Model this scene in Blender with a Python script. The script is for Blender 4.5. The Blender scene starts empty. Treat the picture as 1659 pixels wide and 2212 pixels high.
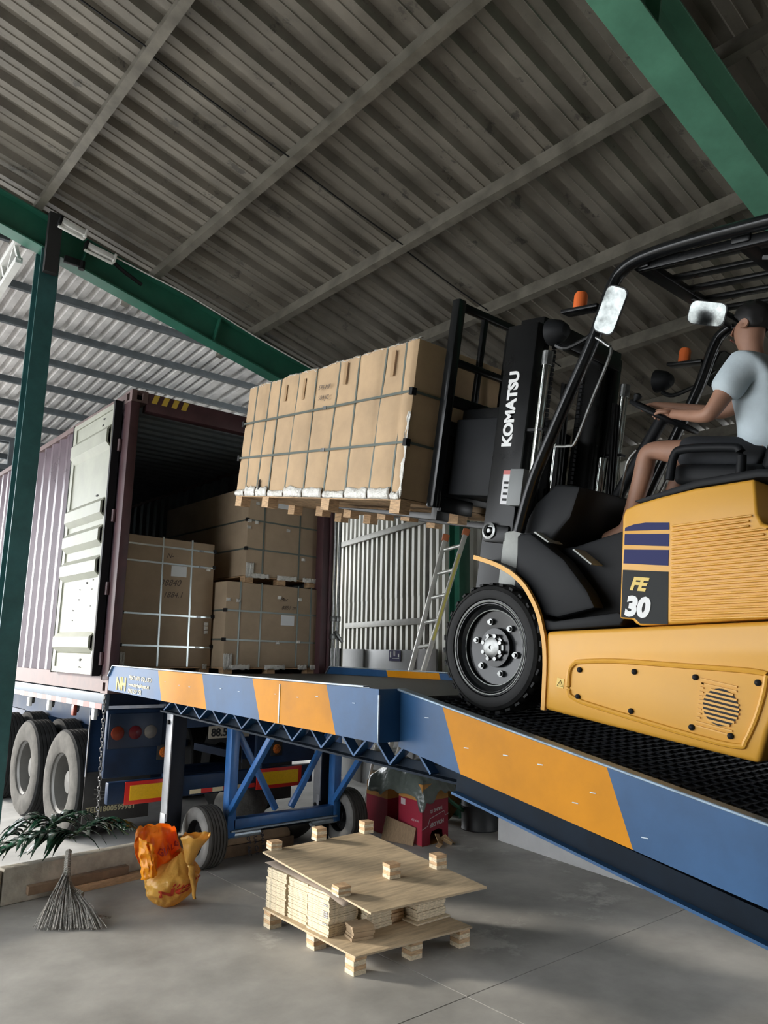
import bpy, math, random
from mathutils import Vector, Matrix, noise
R = math.radians
random.seed(7)
SC = bpy.context.scene
COL = SC.collection

# ---------------------------------------------------------------- camera, sky, exposure
F_PX, PW, PH = 1628.47, 1659.0, 2212.0
CAM = Vector((-2.65855, -6.93659, 1.84913))
_yaw, _pit, _rol = R(40.39155), R(10.62816), R(1.06368)
_fw = Vector((math.sin(_yaw)*math.cos(_pit), math.cos(_yaw)*math.cos(_pit), math.sin(_pit)))
_rt0 = Vector((math.cos(_yaw), -math.sin(_yaw), 0)); _up0 = _rt0.cross(_fw)
_rt = math.cos(_rol)*_rt0 + math.sin(_rol)*_up0
_up = -math.sin(_rol)*_rt0 + math.cos(_rol)*_up0
cam = bpy.data.cameras.new('camera'); camo = bpy.data.objects.new('camera', cam); COL.objects.link(camo)
cam.sensor_fit = 'HORIZONTAL'; cam.sensor_width = 36.0; cam.lens = 36.0*F_PX/PW
cam.clip_start = 0.05; cam.clip_end = 300
mm = Matrix((_rt, _up, -_fw)).transposed().to_4x4(); mm.translation = CAM
camo.matrix_world = mm
SC.camera = camo

w = bpy.data.worlds.new('overcast_sky'); SC.world = w; w.use_nodes = True
bg = w.node_tree.nodes['Background']; bg.inputs[0].default_value = (0.93, 0.965, 1.0, 1); bg.inputs[1].default_value = 6.6
SC.view_settings.view_transform = 'Standard'; SC.view_settings.look = 'None'
SC.view_settings.gamma = 1.0; SC.view_settings.use_curve_mapping = False
SC.view_settings.exposure = 0.12
# low hazy sun from the yard side, beyond the left of the container
sun = bpy.data.lights.new('hazy_sun', 'SUN'); sun.energy = 4.5; sun.angle = R(6); sun.color = (1.0, 0.93, 0.82)
suno = bpy.data.objects.new('hazy_sun', sun); COL.objects.link(suno)
suno.rotation_euler = Vector((0.52, -0.80, -0.27)).to_track_quat('-Z', 'Y').to_euler()

# ---------------------------------------------------------------- helpers
def at(px, py, axis, val):
    """world point on the plane axis = val seen at a pixel of the photograph"""
    d = _fw + _rt*((px-PW/2)/F_PX) - _up*((py-PH/2)/F_PX)
    i = 'xyz'.index(axis)
    return CAM + d*((val-CAM[i])/d[i])

def lin(c):
    return tuple((x/12.92 if x <= 0.04045 else ((x+0.055)/1.055)**2.4) for x in c)
def rgb(r, g, b):
    return lin((r/255, g/255, b/255))

MATS = {}
def mat(name, col, rough=0.6, metal=0.0, var=0.0, vscale=6.0, bump=0.0, bscale=40.0, spec=0.5,
        col2=None, stretch=(1, 1, 1), emit=0.0, alpha=1.0, trans=0.0, coat=0.0, detail=6.0, wear=None, wscale=14.0, wcut=0.62):
    if name in MATS: return MATS[name]
    m = bpy.data.materials.new(name); m.use_nodes = True
    nt = m.node_tree; b = nt.nodes['Principled BSDF']
    b.inputs['Base Color'].default_value = (*col, 1)
    b.inputs['Roughness'].default_value = rough
    b.inputs['Metallic'].default_value = metal
    b.inputs['Specular IOR Level'].default_value = spec
    if alpha < 1: b.inputs['Alpha'].default_value = alpha
    if trans: b.inputs['Transmission Weight'].default_value = trans
    if coat: b.inputs['Coat Weight'].default_value = coat; b.inputs['Coat Roughness'].default_value = 0.15
    if emit: b.inputs['Emission Color'].default_value = (*col, 1); b.inputs['Emission Strength'].default_value = emit
    if var or bump or wear:
        tc = nt.nodes.new('ShaderNodeTexCoord'); mp = nt.nodes.new('ShaderNodeMapping')
        mp.inputs['Scale'].default_value = stretch
        nt.links.new(tc.outputs['Object'], mp.inputs['Vector'])
    src = None
    if var:
        n = nt.nodes.new('ShaderNodeTexNoise'); n.inputs['Scale'].default_value = vscale
        n.inputs['Detail'].default_value = detail; n.inputs['Roughness'].default_value = 0.62
        nt.links.new(mp.outputs[0], n.inputs['Vector'])
        r = nt.nodes.new('ShaderNodeValToRGB')
        c2 = col2 or tuple(x*(1-var) for x in col)
        c1 = tuple(min(1, x*(1+var*0.6)) for x in col) if col2 is None else col
        r.color_ramp.elements[0].position = 0.33; r.color_ramp.elements[0].color = (*c2, 1)
        r.color_ramp.elements[1].position = 0.66; r.color_ramp.elements[1].color = (*c1, 1)
        nt.links.new(n.outputs['Fac'], r.inputs['Fac'])
        src = r.outputs['Color']
        nt.links.new(src, b.inputs['Base Color'])
        mr = nt.nodes.new('ShaderNodeMapRange'); mr.inputs['To Min'].default_value = max(0.03, rough-0.12); mr.inputs['To Max'].default_value = min(1, rough+0.12)
        nt.links.new(n.outputs['Fac'], mr.inputs['Value']); nt.links.new(mr.outputs[0], b.inputs['Roughness'])
    if wear:
        n2 = nt.nodes.new('ShaderNodeTexNoise'); n2.inputs['Scale'].default_value = wscale; n2.inputs['Detail'].default_value = 8
        n2.inputs['Roughness'].default_value = 0.7
        nt.links.new(mp.outputs[0], n2.inputs['Vector'])
        r2 = nt.nodes.new('ShaderNodeValToRGB'); r2.color_ramp.elements[0].position = wcut; r2.color_ramp.elements[1].position = min(1, wcut+0.05)
        nt.links.new(n2.outputs['Fac'], r2.inputs['Fac'])
        mx = nt.nodes.new('ShaderNodeMix'); mx.data_type = 'RGBA'
        nt.links.new(r2.outputs['Color'], mx.inputs['Factor'])
        if src is not None: nt.links.new(src, mx.inputs['A'])
        else: mx.inputs['A'].default_value = (*col, 1)
        mx.inputs['B'].default_value = (*wear, 1)
        nt.links.new(mx.outputs['Result'], b.inputs['Base Color'])
    if bump:
        n3 = nt.nodes.new('ShaderNodeTexNoise'); n3.inputs['Scale'].default_value = bscale; n3.inputs['Detail'].default_value = 5
        nt.links.new(mp.outputs[0], n3.inputs['Vector'])
        bp = nt.nodes.new('ShaderNodeBump'); bp.inputs['Strength'].default_value = bump; bp.inputs['Distance'].default_value = 0.02
        nt.links.new(n3.outputs['Fac'], bp.inputs['Height']); nt.links.new(bp.outputs['Normal'], b.inputs['Normal'])
    MATS[name] = m
    return m

OFF = {}     # object -> offset subtracted from world coordinates of its parts
class MB:
    def __init__(s): s.v = []; s.f = []; s.mi = []
    def add(s, vs, fs, mi=0):
        k = len(s.v); s.v += [Vector(v) for v in vs]
        for f in fs: s.f.append(tuple(k+i for i in f)); s.mi.append(mi)
        return s
    def box(s, x0, x1, y0, y1, z0, z1, mi=0):
        return s.add([(x0,y0,z0),(x1,y0,z0),(x1,y1,z0),(x0,y1,z0),(x0,y0,z1),(x1,y0,z1),(x1,y1,z1),(x0,y1,z1)],
              [(0,3,2,1),(4,5,6,7),(0,1,5,4),(1,2,6,5),(2,3,7,6),(3,0,4,7)], mi)
    def hexa(s, bottom, top, mi=0):
        """bottom, top: 4 points each, counter-clockwise seen from above"""
        return s.add(list(bottom)+list(top), [(0,3,2,1),(4,5,6,7),(0,1,5,4),(1,2,6,5),(2,3,7,6),(3,0,4,7)], mi)
    def bar(s, p, q, wd, ht, up=(0,0,1), mi=0):
        p, q = Vector(p), Vector(q); d = (q-p).normalized(); up = Vector(up)
        if abs(d.dot(up)) > 0.98: up = Vector((0,1,0))
        a = d.cross(up).normalized()*wd/2; b = a.cross(d).normalized()*ht/2
        vs = [p-a-b, p+a-b, p+a+b, p-a+b, q-a-b, q+a-b, q+a+b, q-a+b]
        return s.add(vs, [(0,1,2,3),(7,6,5,4),(0,4,5,1),(1,5,6,2),(2,6,7,3),(3,7,4,0)], mi)
    def sweep(s, pts, prof, up=(0,0,1), closed=False, mi=0):
        """prof: closed polygon of (a,b): a sideways, b up"""
        pts = [Vector(p) for p in pts]; n = len(pts); k = len(prof); rings = []
        for i, p in enumerate(pts):
            if closed: d = pts[(i+1) % n]-pts[i-1]
            else: d = pts[min(i+1, n-1)]-pts[max(i-1, 0)]
            d.normalize(); u = Vector(up)
            if abs(d.dot(u)) > 0.98: u = Vector((0, 1, 0.01))
            a = d.cross(u).normalized(); b = a.cross(d).normalized()
            rings += [p+a*x+b*y for x, y in prof]
        fs = []
        for i in range(n if closed else n-1):
            for j in range(k):
                A = i*k+j; B = i*k+(j+1) % k; i2 = (i+1) % n
                fs.append((A, B, i2*k+(j+1) % k, i2*k+j))
        if not closed:
            fs.append(tuple(reversed(range(k)))); fs.append(tuple((n-1)*k+j for j in range(k)))
        return s.add(rings, fs, mi)
    def tube(s, pts, r, n=8, closed=False, mi=0):
        rr = r if callable(r) else None
        if rr is None:
            return s.sweep(pts, [(r*math.cos(2*math.pi*i/n), r*math.sin(2*math.pi*i/n)) for i in range(n)], closed=closed, mi=mi)
    def cyl(s, p, q, r, r2=None, n=16, mi=0):
        p, q = Vector(p), Vector(q); d = (q-p).normalized(); r2 = r if r2 is None else r2
        u = Vector((0,0,1)) if abs(d.z) < 0.9 else Vector((1,0,0))
        a = d.cross(u).normalized(); b = d.cross(a)
        vs = []
        for c, rad in ((p, r), (q, r2)):
            for i in range(n):
                t = 2*math.pi*i/n; vs.append(c+a*(rad*math.cos(t))+b*(rad*math.sin(t)))
        fs = [(i, (i+1) % n, n+(i+1) % n, n+i) for i in range(n)]+[tuple(reversed(range(n))), tuple(range(n, 2*n))]
        return s.add(vs, fs, mi)
    def lathe(s, o, d, prof, n=32, mi=0, a0=0.0, a1=2*math.pi):
        """prof: (radius, along) points, turned about axis d through o"""
        o, d = Vector(o), Vector(d).normalized(); u = Vector((0,0,1)) if abs(d.z) < 0.9 else Vector((1,0,0))
        a = d.cross(u).normalized(); b = d.cross(a); k = len(prof); full = abs(a1-a0-2*math.pi) < 1e-6
        m = n if full else n+1; vs = []
        for i in range(m):
            t = a0+(a1-a0)*i/n
            for r, h in prof: vs.append(o+d*h+a*(r*math.cos(t))+b*(r*math.sin(t)))
        fs = []
        for i in range(n):
            i2 = (i+1) % m
            for j in range(k-1): fs.append((i*k+j, i*k+j+1, i2*k+j+1, i2*k+j))
        return s.add(vs, fs, mi)
    def prism(s, poly, axis, a, b, mi=0):
        """poly in the two other axes (x,y,z order), extruded from a to b along axis"""
        def P(u, v, t): return {'x': (t, u, v), 'y': (u, t, v), 'z': (u, v, t)}[axis]
        n = len(poly)
        vs = [P(u, v, a) for u, v in poly]+[P(u, v, b) for u, v in poly]
        return s.add(vs, [tuple(range(n)), tuple(reversed(range(n, 2*n)))]+[(i, n+i, n+(i+1) % n, (i+1) % n) for i in range(n)], mi)
    def grid(s, fn, nu, nv, mi=0, wrapu=False):
        vs = [fn(i/(nu if wrapu else nu), j/nv) for i in range(nu if wrapu else nu+1) for j in range(nv+1)]
        fs = []; m = nu if wrapu else nu+1
        for i in range(nu):
            for j in range(nv):
                i2 = (i+1) % m
                fs.append((i*(nv+1)+j, i2*(nv+1)+j, i2*(nv+1)+j+1, i*(nv+1)+j+1))
        return s.add(vs, fs, mi)
    def corr(s, prof, length_vec, u_vec, h_vec, origin, th=0.003, mi=0):
        """corrugated sheet: prof of (u,h) along u_vec/h_vec, extruded along length_vec, thickness th in -h"""
        o, L, U, H = Vector(origin), Vector(length_vec), Vector(u_vec), Vector(h_vec)
        n = len(prof)
        vs = [o+U*u+H*h for u, h in prof]+[o+U*u+H*h+L for u, h in prof]
        vs += [v-H*th for v in vs]
        fs = []
        for i in range(n-1):
            fs.append((i, i+1, n+i+1, n+i)); fs.append((2*n+i+1, 2*n+i, 3*n+i, 3*n+i+1))
            fs.append((i, 2*n+i, 2*n+i+1, i+1)); fs.append((n+i, n+i+1, 3*n+i+1, 3*n+i))
        fs.append((0, n, 3*n, 2*n)); fs.append((n-1, 3*n-1, 4*n-1, 2*n-1))
        return s.add(vs, fs, mi)
    def build(s, name, mats, parent=None, smooth=False, bevel=0.0, seg=2, sub=0, angle=40, solid=0.0, label=None):
        off = OFF.get(parent, Vector((0,0,0)))
        me = bpy.data.meshes.new(name); me.from_pydata([v-off for v in s.v], [], s.f)
        if not isinstance(mats, (list, tuple)): mats = [mats]
        for m in mats: me.materials.append(m)
        if len(mats) > 1: me.polygons.foreach_set('material_index', s.mi)
        me.update()
        import bmesh
        bm = bmesh.new(); bm.from_mesh(me); bmesh.ops.recalc_face_normals(bm, faces=bm.faces)
        if bevel:
            es = [e for e in bm.edges if len(e.link_faces) == 2 and e.calc_face_angle(0) > R(30)]
            bmesh.ops.bevel(bm, geom=es, offset=bevel, segments=seg, affect='EDGES', profile=0.5, clamp_overlap=True)
        bm.to_mesh(me); bm.free()
        if smooth or bevel:
            me.polygons.foreach_set('use_smooth', [True]*len(me.polygons))
            me.set_sharp_from_angle(angle=R(angle))
        o = bpy.data.objects.new(name, me); COL.objects.link(o)
        if parent is not None: o.parent = parent; OFF[o] = off
        if solid:
            md = o.modifiers.new('s', 'SOLIDIFY'); md.thickness = solid; md.offset = 0
        if sub:
            md = o.modifiers.new('u', 'SUBSURF'); md.levels = sub; md.render_levels = sub
        if label: o['label'] = label
        return o

def tag(o, label, cat=None, group=None, kind=None):
    o['label'] = label
    if cat: o['category'] = cat
    if group: o['group'] = group
    if kind: o['kind'] = kind
    return o
def thing(name, label, cat, loc=(0,0,0), rot=(0,0,0), group=None, kind=None, local=False):
    o = bpy.data.objects.new(name, None); COL.objects.link(o); o.empty_display_size = 0.2
    o.location = loc; o.rotation_euler = rot
    OFF[o] = Vector((0,0,0)) if local else Vector(loc)
    return tag(o, label, cat, group, kind)
def struct(name, mb, m, parent=None, **k):
    o = mb.build(name, m, parent, **k)
    if parent is None: o['kind'] = 'structure'
    return o
def top(name, mb, m, label, cat, group=None, base=None, **k):
    """a thing that is one mesh; its origin moves to base"""
    if base is None:
        n = len(mb.v); c = sum(mb.v, Vector())/n; base = Vector((c.x, c.y, min(v.z for v in mb.v)))
    base = Vector(base)
    mb.v = [v-base for v in mb.v]
    o = mb.build(name, m, None, **k); o.location = base
    return tag(o, label, cat, group)
def copy_tree(o, parent=None):
    c = o.copy(); COL.objects.link(c); c.parent = parent; OFF[c] = OFF.get(o, Vector())
    for ch in o.children: copy_tree(ch, c)
    return c
def text_mb(s, size, origin, xdir, ydir, ext=0.002, shear=0.0, bold=0.0, align='LEFT', spacing=1.0):
    cu = bpy.data.curves.new('t', 'FONT'); cu.body = s; cu.size = size; cu.extrude = ext; cu.shear = shear
    cu.offset = bold; cu.align_x = align; cu.resolution_u = 3; cu.space_character = spacing
    o = bpy.data.objects.new('t', cu); COL.objects.link(o)
    dg = bpy.context.evaluated_depsgraph_get(); me = bpy.data.meshes.new_from_object(o.evaluated_get(dg))
    xd, yd = Vector(xdir).normalized(), Vector(ydir).normalized(); zd = xd.cross(yd); o0 = Vector(origin)
    mb = MB(); mb.add([o0+xd*v.co.x+yd*v.co.y+zd*v.co.z for v in me.vertices], [tuple(p.vertices) for p in me.polygons])
    bpy.data.objects.remove(o); bpy.data.curves.remove(cu); bpy.data.meshes.remove(me)
    return mb
def lerp(a, b, t): return a+(b-a)*t
def smooth_pts(pts, n=8):
    """Catmull-Rom through points"""
    P = [Vector(p) for p in pts]; out = []
    for i in range(len(P)-1):
        a, b, c, d = P[max(i-1, 0)], P[i], P[i+1], P[min(i+2, len(P)-1)]
        for k in range(n):
            t = k/n
            out.append(0.5*((2*b)+(c-a)*t+(2*a-5*b+4*c-d)*t*t+(3*b-a-3*c+d)*t**3))
    out.append(P[-1]); return out
# ---------------------------------------------------------------- materials
M_conc = mat('floor_concrete', (0.33, 0.32, 0.295), 0.6, var=0.30, vscale=1.4, bump=0.12, bscale=9, spec=0.35, wear=(0.42, 0.41, 0.38), wscale=0.8, wcut=0.58, detail=12)
M_outconc = mat('yard_concrete', (0.50, 0.49, 0.47), 0.8, var=0.2, vscale=2.0)
M_joint = mat('joint_dirt', (0.035, 0.033, 0.03), 0.95)
M_kerb = mat('kerb_concrete', (0.42, 0.38, 0.31), 0.85, var=0.35, vscale=5, bump=0.2)
M_roof = mat('galvanised_roof', (0.175, 0.158, 0.13), 0.45, metal=0.25, var=0.34, vscale=2.2, wear=(0.085, 0.078, 0.066), wscale=5.5, wcut=0.60, detail=12, stretch=(0.8, 1, 1))
M_canopy = mat('zinc_canopy', (0.62, 0.60, 0.58), 0.5, metal=0.1, var=0.25, vscale=3.0, detail=10)
M_purlin = mat('painted_purlin', (0.15, 0.138, 0.112), 0.38, metal=0.3, var=0.35, vscale=5)
M_dkpurlin = mat('dark_purlin', (0.055, 0.065, 0.07), 0.6, var=0.3)
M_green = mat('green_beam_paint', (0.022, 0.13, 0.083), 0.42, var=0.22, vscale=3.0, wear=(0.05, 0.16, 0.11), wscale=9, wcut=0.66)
M_colgreen = mat('dark_green_column_paint', (0.030, 0.105, 0.105), 0.4, var=0.25, wear=(0.16, 0.2, 0.18), wscale=5, wcut=0.72)  # column green lifted towards teal, haze put into the colour
M_white = mat('white_paint', (0.75, 0.75, 0.72), 0.5, var=0.1)
M_zinc = mat('zinc_wall', (0.42, 0.41, 0.36), 0.42, metal=0.45, var=0.28, vscale=2.5, stretch=(3, 3, 0.6))
M_wood = mat('raw_plank', (0.42, 0.27, 0.15), 0.75, var=0.3, vscale=10, stretch=(1, 8, 8))
M_black = mat('black_plastic', (0.010, 0.010, 0.011), 0.5, spec=0.2)
M_blackgloss = mat('black_gloss_paint', (0.008, 0.009, 0.010), 0.22, var=0.15, spec=0.35)
M_steel = mat('bare_steel', (0.22, 0.225, 0.22), 0.35, metal=0.9, var=0.3, vscale=30)
M_tubelamp = mat('fluorescent_tube', (0.85, 0.85, 0.8), 0.3)

# ---------------------------------------------------------------- floor
fl = struct('floor', MB().box(-16, 16, -16, -0.45, -0.30, -0.03), M_joint)
xs = [-14.1, -9.2, -4.25, 0.69, 5.62, 10.5]; ys = [-13.8, -8.8, -3.782, -0.45]
for i in range(len(xs)-1):
    for j in range(len(ys)-1):
        MB().box(xs[i]+0.004, xs[i+1]-0.004, ys[j]+0.004, ys[j+1]-0.004, -0.029, 0.0).build('slab', M_conc, fl)
yard = struct('floor_yard', MB().box(-40, 40, -0.448, 50, -0.3, -0.002), M_outconc)

# ---------------------------------------------------------------- kerb between yard and shed
kerb = thing('kerb', 'low concrete kerb with chipped top running in front of the trailer wheels', 'kerb', (0, -0.62, 0), kind=None)
kp = [(-4.0, -1.13), (-0.92, -0.70), (0.31, -0.53), (0.9, -0.46)]
for a, b in zip(kp[:-1], kp[1:]):
    d = (Vector((b[0]-a[0], b[1]-a[1], 0))).normalized(); n = Vector((-d.y, d.x, 0))*0.11
    A, B = Vector((*a, 0)), Vector((*b, 0)); g = d*0.004
    MB().hexa([A+g, B-g, B-g+n, A+g+n], [A+g+Vector((0,0,.255)), B-g+Vector((0,0,.245)), B-g+n+Vector((0,0,.245)), A+g+n+Vector((0,0,.255))]).build('block', M_kerb, kerb, bevel=0.012)
for k, (x0, x1, yo, z0, z1) in enumerate([(-0.55, 0.30, -0.03, 0.0, 0.055), (-0.75, 0.05, -0.02, 0.058, 0.12)]):
    def yy(x): return -0.70+(x+0.92)*0.138+yo
    mb = MB().hexa([(x0, yy(x0)-0.06, z0), (x1, yy(x1)-0.06, z0), (x1, yy(x1), z0), (x0, yy(x0), z0)],
                   [(x0, yy(x0)-0.06, z1), (x1, yy(x1)-0.06, z1), (x1, yy(x1), z1), (x0, yy(x0), z1)])
    top('plank', mb, M_wood if k == 0 else mat('weathered_plank', (0.20, 0.13, 0.08), 0.8, var=0.3, vscale=8),
        ['pale wooden plank lying on the floor along the kerb behind the broom', 'brown weathered plank on top of the pale plank against the kerb'][k], 'plank', bevel=0.004)

# ---------------------------------------------------------------- main roof (slopes down to the right wall)
SL = 0.2309; Z0 = 5.43; X0 = 0.08
def zr(x, off=0.0): return Z0-SL*(x-X0)+off
Ld = Vector((1, 0, -SL)).normalized(); Hd = Vector((SL, 0, 1)).normalized()
roof = tag(bpy.data.objects.new('ceiling', None), 'dirty galvanised corrugated roof on steel purlins'); COL.objects.link(roof); roof['kind'] = 'structure'
OFF[roof] = Vector()
PIT = 0.28
def rib(n, h=0.055):
    out = []
    for i in range(n):
        u = i*PIT
        out += [(u, 0), (u+0.068, 0), (u+0.074, -0.007), (u+0.082, 0), (u+0.150, 0), (u+0.180, h), (u+0.250, h)]
    out.append((n*PIT, 0)); return out
RX0, RX1 = -7.5, 5.4
for k in range(13):
    y0 = 0.62-(k+1)*4*PIT
    o = Vector((RX0, y0, zr(RX0, 0.128+0.0015*(k % 2))))
    MB().corr(rib(4), Ld*((RX1-RX0)/Ld.x), (0, 1, 0), Hd, o, 0.0015).build('roof_sheet', M_roof, roof)
def cprof(wd, ht, t=0.012):
    return [(-wd/2, -ht), (wd/2, -ht), (wd/2, -ht+0.02), (wd/2-t*0.4, -ht+0.02), (wd/2-t*0.4, -ht+t), (-wd/2+t, -ht+t), (-wd/2+t, 0), (-wd/2, 0)]
for x in [-6.72, -5.58, -4.45, -3.32, -2.18, -1.05, 0.08, 1.22, 2.28, 3.36, 4.45, 5.3]:
    z = zr(x)
    MB().sweep([(x, -13.9, z+0.125), (x, 0.6, z+0.125)], cprof(0.065, 0.125), up=Hd).build('purlin', M_purlin, roof)
# sag rods between the purlins
for y in (-2.62, -7.6):
    for a, b in [(-2.18, -1.05), (-1.05, 0.08), (0.08, 1.22), (1.22, 2.28), (2.28, 3.36)]:
        pa, pb = Vector((a+.03, y+0.12, zr(a, 0.10))), Vector((b-.03, y, zr(b, 0.03))); m = (pa+pb)/2+Vector((0, 0, -0.012))
        MB().tube(smooth_pts([pa, m, pb], 5), 0.006, 6).build('sag_rod', M_black, roof)

def ibeam(y, x0, x1, depth, fw, m, name, label, tz=0.0, stiff=()):
    t = thing(name, label, 'beam', ((x0+x1)/2, y, zr((x0+x1)/2)-depth))
    a, b = Vector((x0, y, zr(x0)+tz)), Vector((x1, y, zr(x1)+tz))
    MB().bar(a-Hd*(depth/2), b-Hd*(depth/2), 0.012, depth, up=Hd).build('web', m, t)
    for nm, h in (('top_flange', 0.007), ('bottom_flange', depth-0.007)):
        MB().bar(a-Hd*h, b-Hd*h, fw, 0.016, up=Hd).build(nm, m, t, bevel=0.002, seg=1)
    for x in stiff:
        p = Vector((x, y-fw/4, zr(x)+tz))
        MB().bar(p-Hd*0.016, p-Hd*(depth-0.016), fw/2-0.008, 0.012, up=Ld).build('stiffener', m, t)
    return t
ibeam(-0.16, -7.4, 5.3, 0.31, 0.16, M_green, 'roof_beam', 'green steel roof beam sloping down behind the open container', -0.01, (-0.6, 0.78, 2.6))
ibeam(-5.22, -7.4, 5.3, 0.36, 0.20, mat('green_beam_paint_hazed', (0.11, 0.30, 0.20), 0.45, var=0.25, vscale=2.5), 'roof_beam', 'green steel roof beam crossing above the forklift at the upper right', -0.01, (0.55,))  # same beam green lightened, haze and light put into its colour

# green H column at the left edge
ct = thing('column', 'dark green steel column standing at the left edge before the container', 'column', (-0.93, -0.14, 0))
for nm, y0, y1 in (('flange', -0.235, -0.220), ('flange', -0.06, -0.045)):
    MB().box(-1.01, -0.85, y0, y1, 0.012, zr(-0.93)-0.30).build(nm, M_colgreen, ct, bevel=0.002, seg=1)
MB().box(-0.936, -0.924, -0.22, -0.06, 0.012, zr(-0.93)-0.30).build('web', M_colgreen, ct)
MB().box(-1.08, -0.78, -0.29, 0.01, 0.0, 0.012).build('base_plate', M_colgreen, ct)
MB().box(-0.99, -0.875, -0.30, -0.24, zr(-0.93)-0.55, zr(-0.93)+0.02).build('head_plate', mat('head_plate_black', (0.02, 0.02, 0.02), 0.8), ct)  # column head in flat black, darker than the green shaft
bk = thing('bracket', 'short black steel bracket with cable clamp on the column head', 'bracket', (-0.8, -0.3, 4.95))
MB().box(-0.835, -0.66, -0.33, -0.29, zr(-0.93)-0.42, zr(-0.93)-0.36).build('arm', M_black, bk, bevel=0.004)
MB().cyl((-0.68, -0.31, zr(-0.93)-0.44), (-0.68, -0.31, zr(-0.93)-0.36), 0.028, n=10).build('clamp', M_black, bk)

# fluorescent battens and the cable along the beam
def batten(p, q, label):
    p, q = Vector(p), Vector(q)
    t = thing('batten_light', label, 'lamp', (p+q)/2)
    MB().bar(p, q, 0.07, 0.05, up=Hd).build('housing', M_white, t, bevel=0.004)
    d = (q-p).normalized()
    for e in (p, q): MB().bar(e-d*0.012, e+d*0.012, 0.075, 0.085, up=Hd).build('end_cap', M_black if e is p else M_white, t, bevel=0.004)
    MB().cyl(p-Hd*0.05, q-Hd*0.05, 0.014, n=10).build('tube', M_tubelamp, t)
batten(at(130, 478, 'y', -0.45), at(184, 507, 'y', -0.45), 'short unlit fluorescent light beside the column head under the roof')
batten(at(186, 530, 'y', -0.30), at(246, 560, 'y', -0.30), 'long unlit fluorescent light along the top of the green beam')
cp = [at(250, 556, 'y', -0.3), at(330, 598, 'y', -0.3), at(400, 634, 'y', -0.3), at(480, 682, 'y', -0.3), at(560, 732, 'y', -0.3), at(690, 806, 'y', -0.3)]
top('power_cable', MB().tube(smooth_pts(cp, 6), 0.007, 6), M_white, 'thin white cable strung along the roof above the green beam', 'cable')
kp2 = [at(236, 556, 'y', -0.28), at(262, 582, 'y', -0.27), at(306, 615, 'y', -0.26)]
top('brace_strap', MB().tube(smooth_pts(kp2, 4), 0.018, 6), M_black, 'black sagging strap tied across the green beam', 'strap')

# ---------------------------------------------------------------- canopy over the yard (ribs run away, purlins across)
def zc(y): return 5.68-0.098*(y-1.5)
can = tag(bpy.data.objects.new('ceiling_canopy', None), 'pale zinc canopy roof over the container yard'); COL.objects.link(can); can['kind'] = 'structure'; OFF[can] = Vector()
Lc = Vector((0, 1, -0.098)); Hc = Vector((0, 0.098, 1)).normalized()
x = -9.0; ci = 0
CY0, CY1 = 0.2, 8.9
while x < 8.0:
    pit = 0.145 if x < 1.6 else 0.22
    pr = []
    for i in range(7):
        u = i*pit; pr += [(u, 0), (u+pit*0.50, 0), (u+pit*0.62, 0.042), (u+pit*0.86, 0.042)]
    pr.append((7*pit, 0))
    for ya, yb in ((CY0, 3.0), (2.9, 5.9), (5.8, CY1)):
        MB().corr(pr, Lc*(yb-ya), (1, 0, 0), Hc, (x, ya, zc(ya)+0.105+(0.004 if ya == 2.9 else 0)), 0.0012).build('canopy_sheet', M_canopy, can)
    x += 7*pit; ci += 1
for k in range(-1, 9):
    y = 1.5+0.83*k; z = zc(y)
    MB().sweep([(-9, y, z+0.10), (8, y, z+0.10)], cprof(0.05, 0.10, 0.008)).build('purlin', M_dkpurlin, can)
# hanging frame girder under the canopy
yg = 6.1
gd = thing('frame_girder', 'grey steel frame girder with square openings hanging under the far canopy', 'girder', (0, yg, zc(yg)-0.6))
for z0 in (zc(yg)-0.06, zc(yg)-0.52): MB().bar((-9, yg, z0), (2.2, yg, z0), 0.06, 0.07).build('chord', M_dkpurlin, gd)
for i in range(14):
    x = -8.6+i*0.82; MB().box(x-0.035, x+0.035, yg-0.03, yg+0.03, zc(yg)-0.485, zc(yg)-0.095).build('post', M_dkpurlin, gd)
# white lattice truss by the column
tr = thing('lattice_truss', 'white lattice truss running under the canopy beside the column', 'truss', (-1.2, 1.5, 4.9))
ta, tb = Vector((-1.12, 0.05, 5.30)), Vector((-1.12, 2.6, 5.02))
ua, ub = ta+Vector((0.0, 0.0, 0.26)), tb+Vector((0.0, 0.0, 0.32))
MB().bar(ta, tb, 0.06, 0.06).build('chord', M_white, tr); MB().bar(ua, ub, 0.06, 0.06).build('chord', M_white, tr)
for i in range(6):
    f0, f1 = i/6, (i+0.5)/6; f2 = (i+1)/6
    MB().bar(lerp(ta, tb, f0), lerp(ua, ub, f1), 0.03, 0.03).build('lattice', M_white, tr)
    MB().bar(lerp(ua, ub, f1), lerp(ta, tb, f2), 0.03, 0.03).build('lattice', M_white, tr)
# white sloping tie seen over the container
top('tie_bar', MB().bar(at(495, 903, 'y', 3.3), at(560, 872, 'y', 3.3), 0.05, 0.05), M_white, 'white slanting tie bar under the canopy above the container', 'bar')

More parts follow.
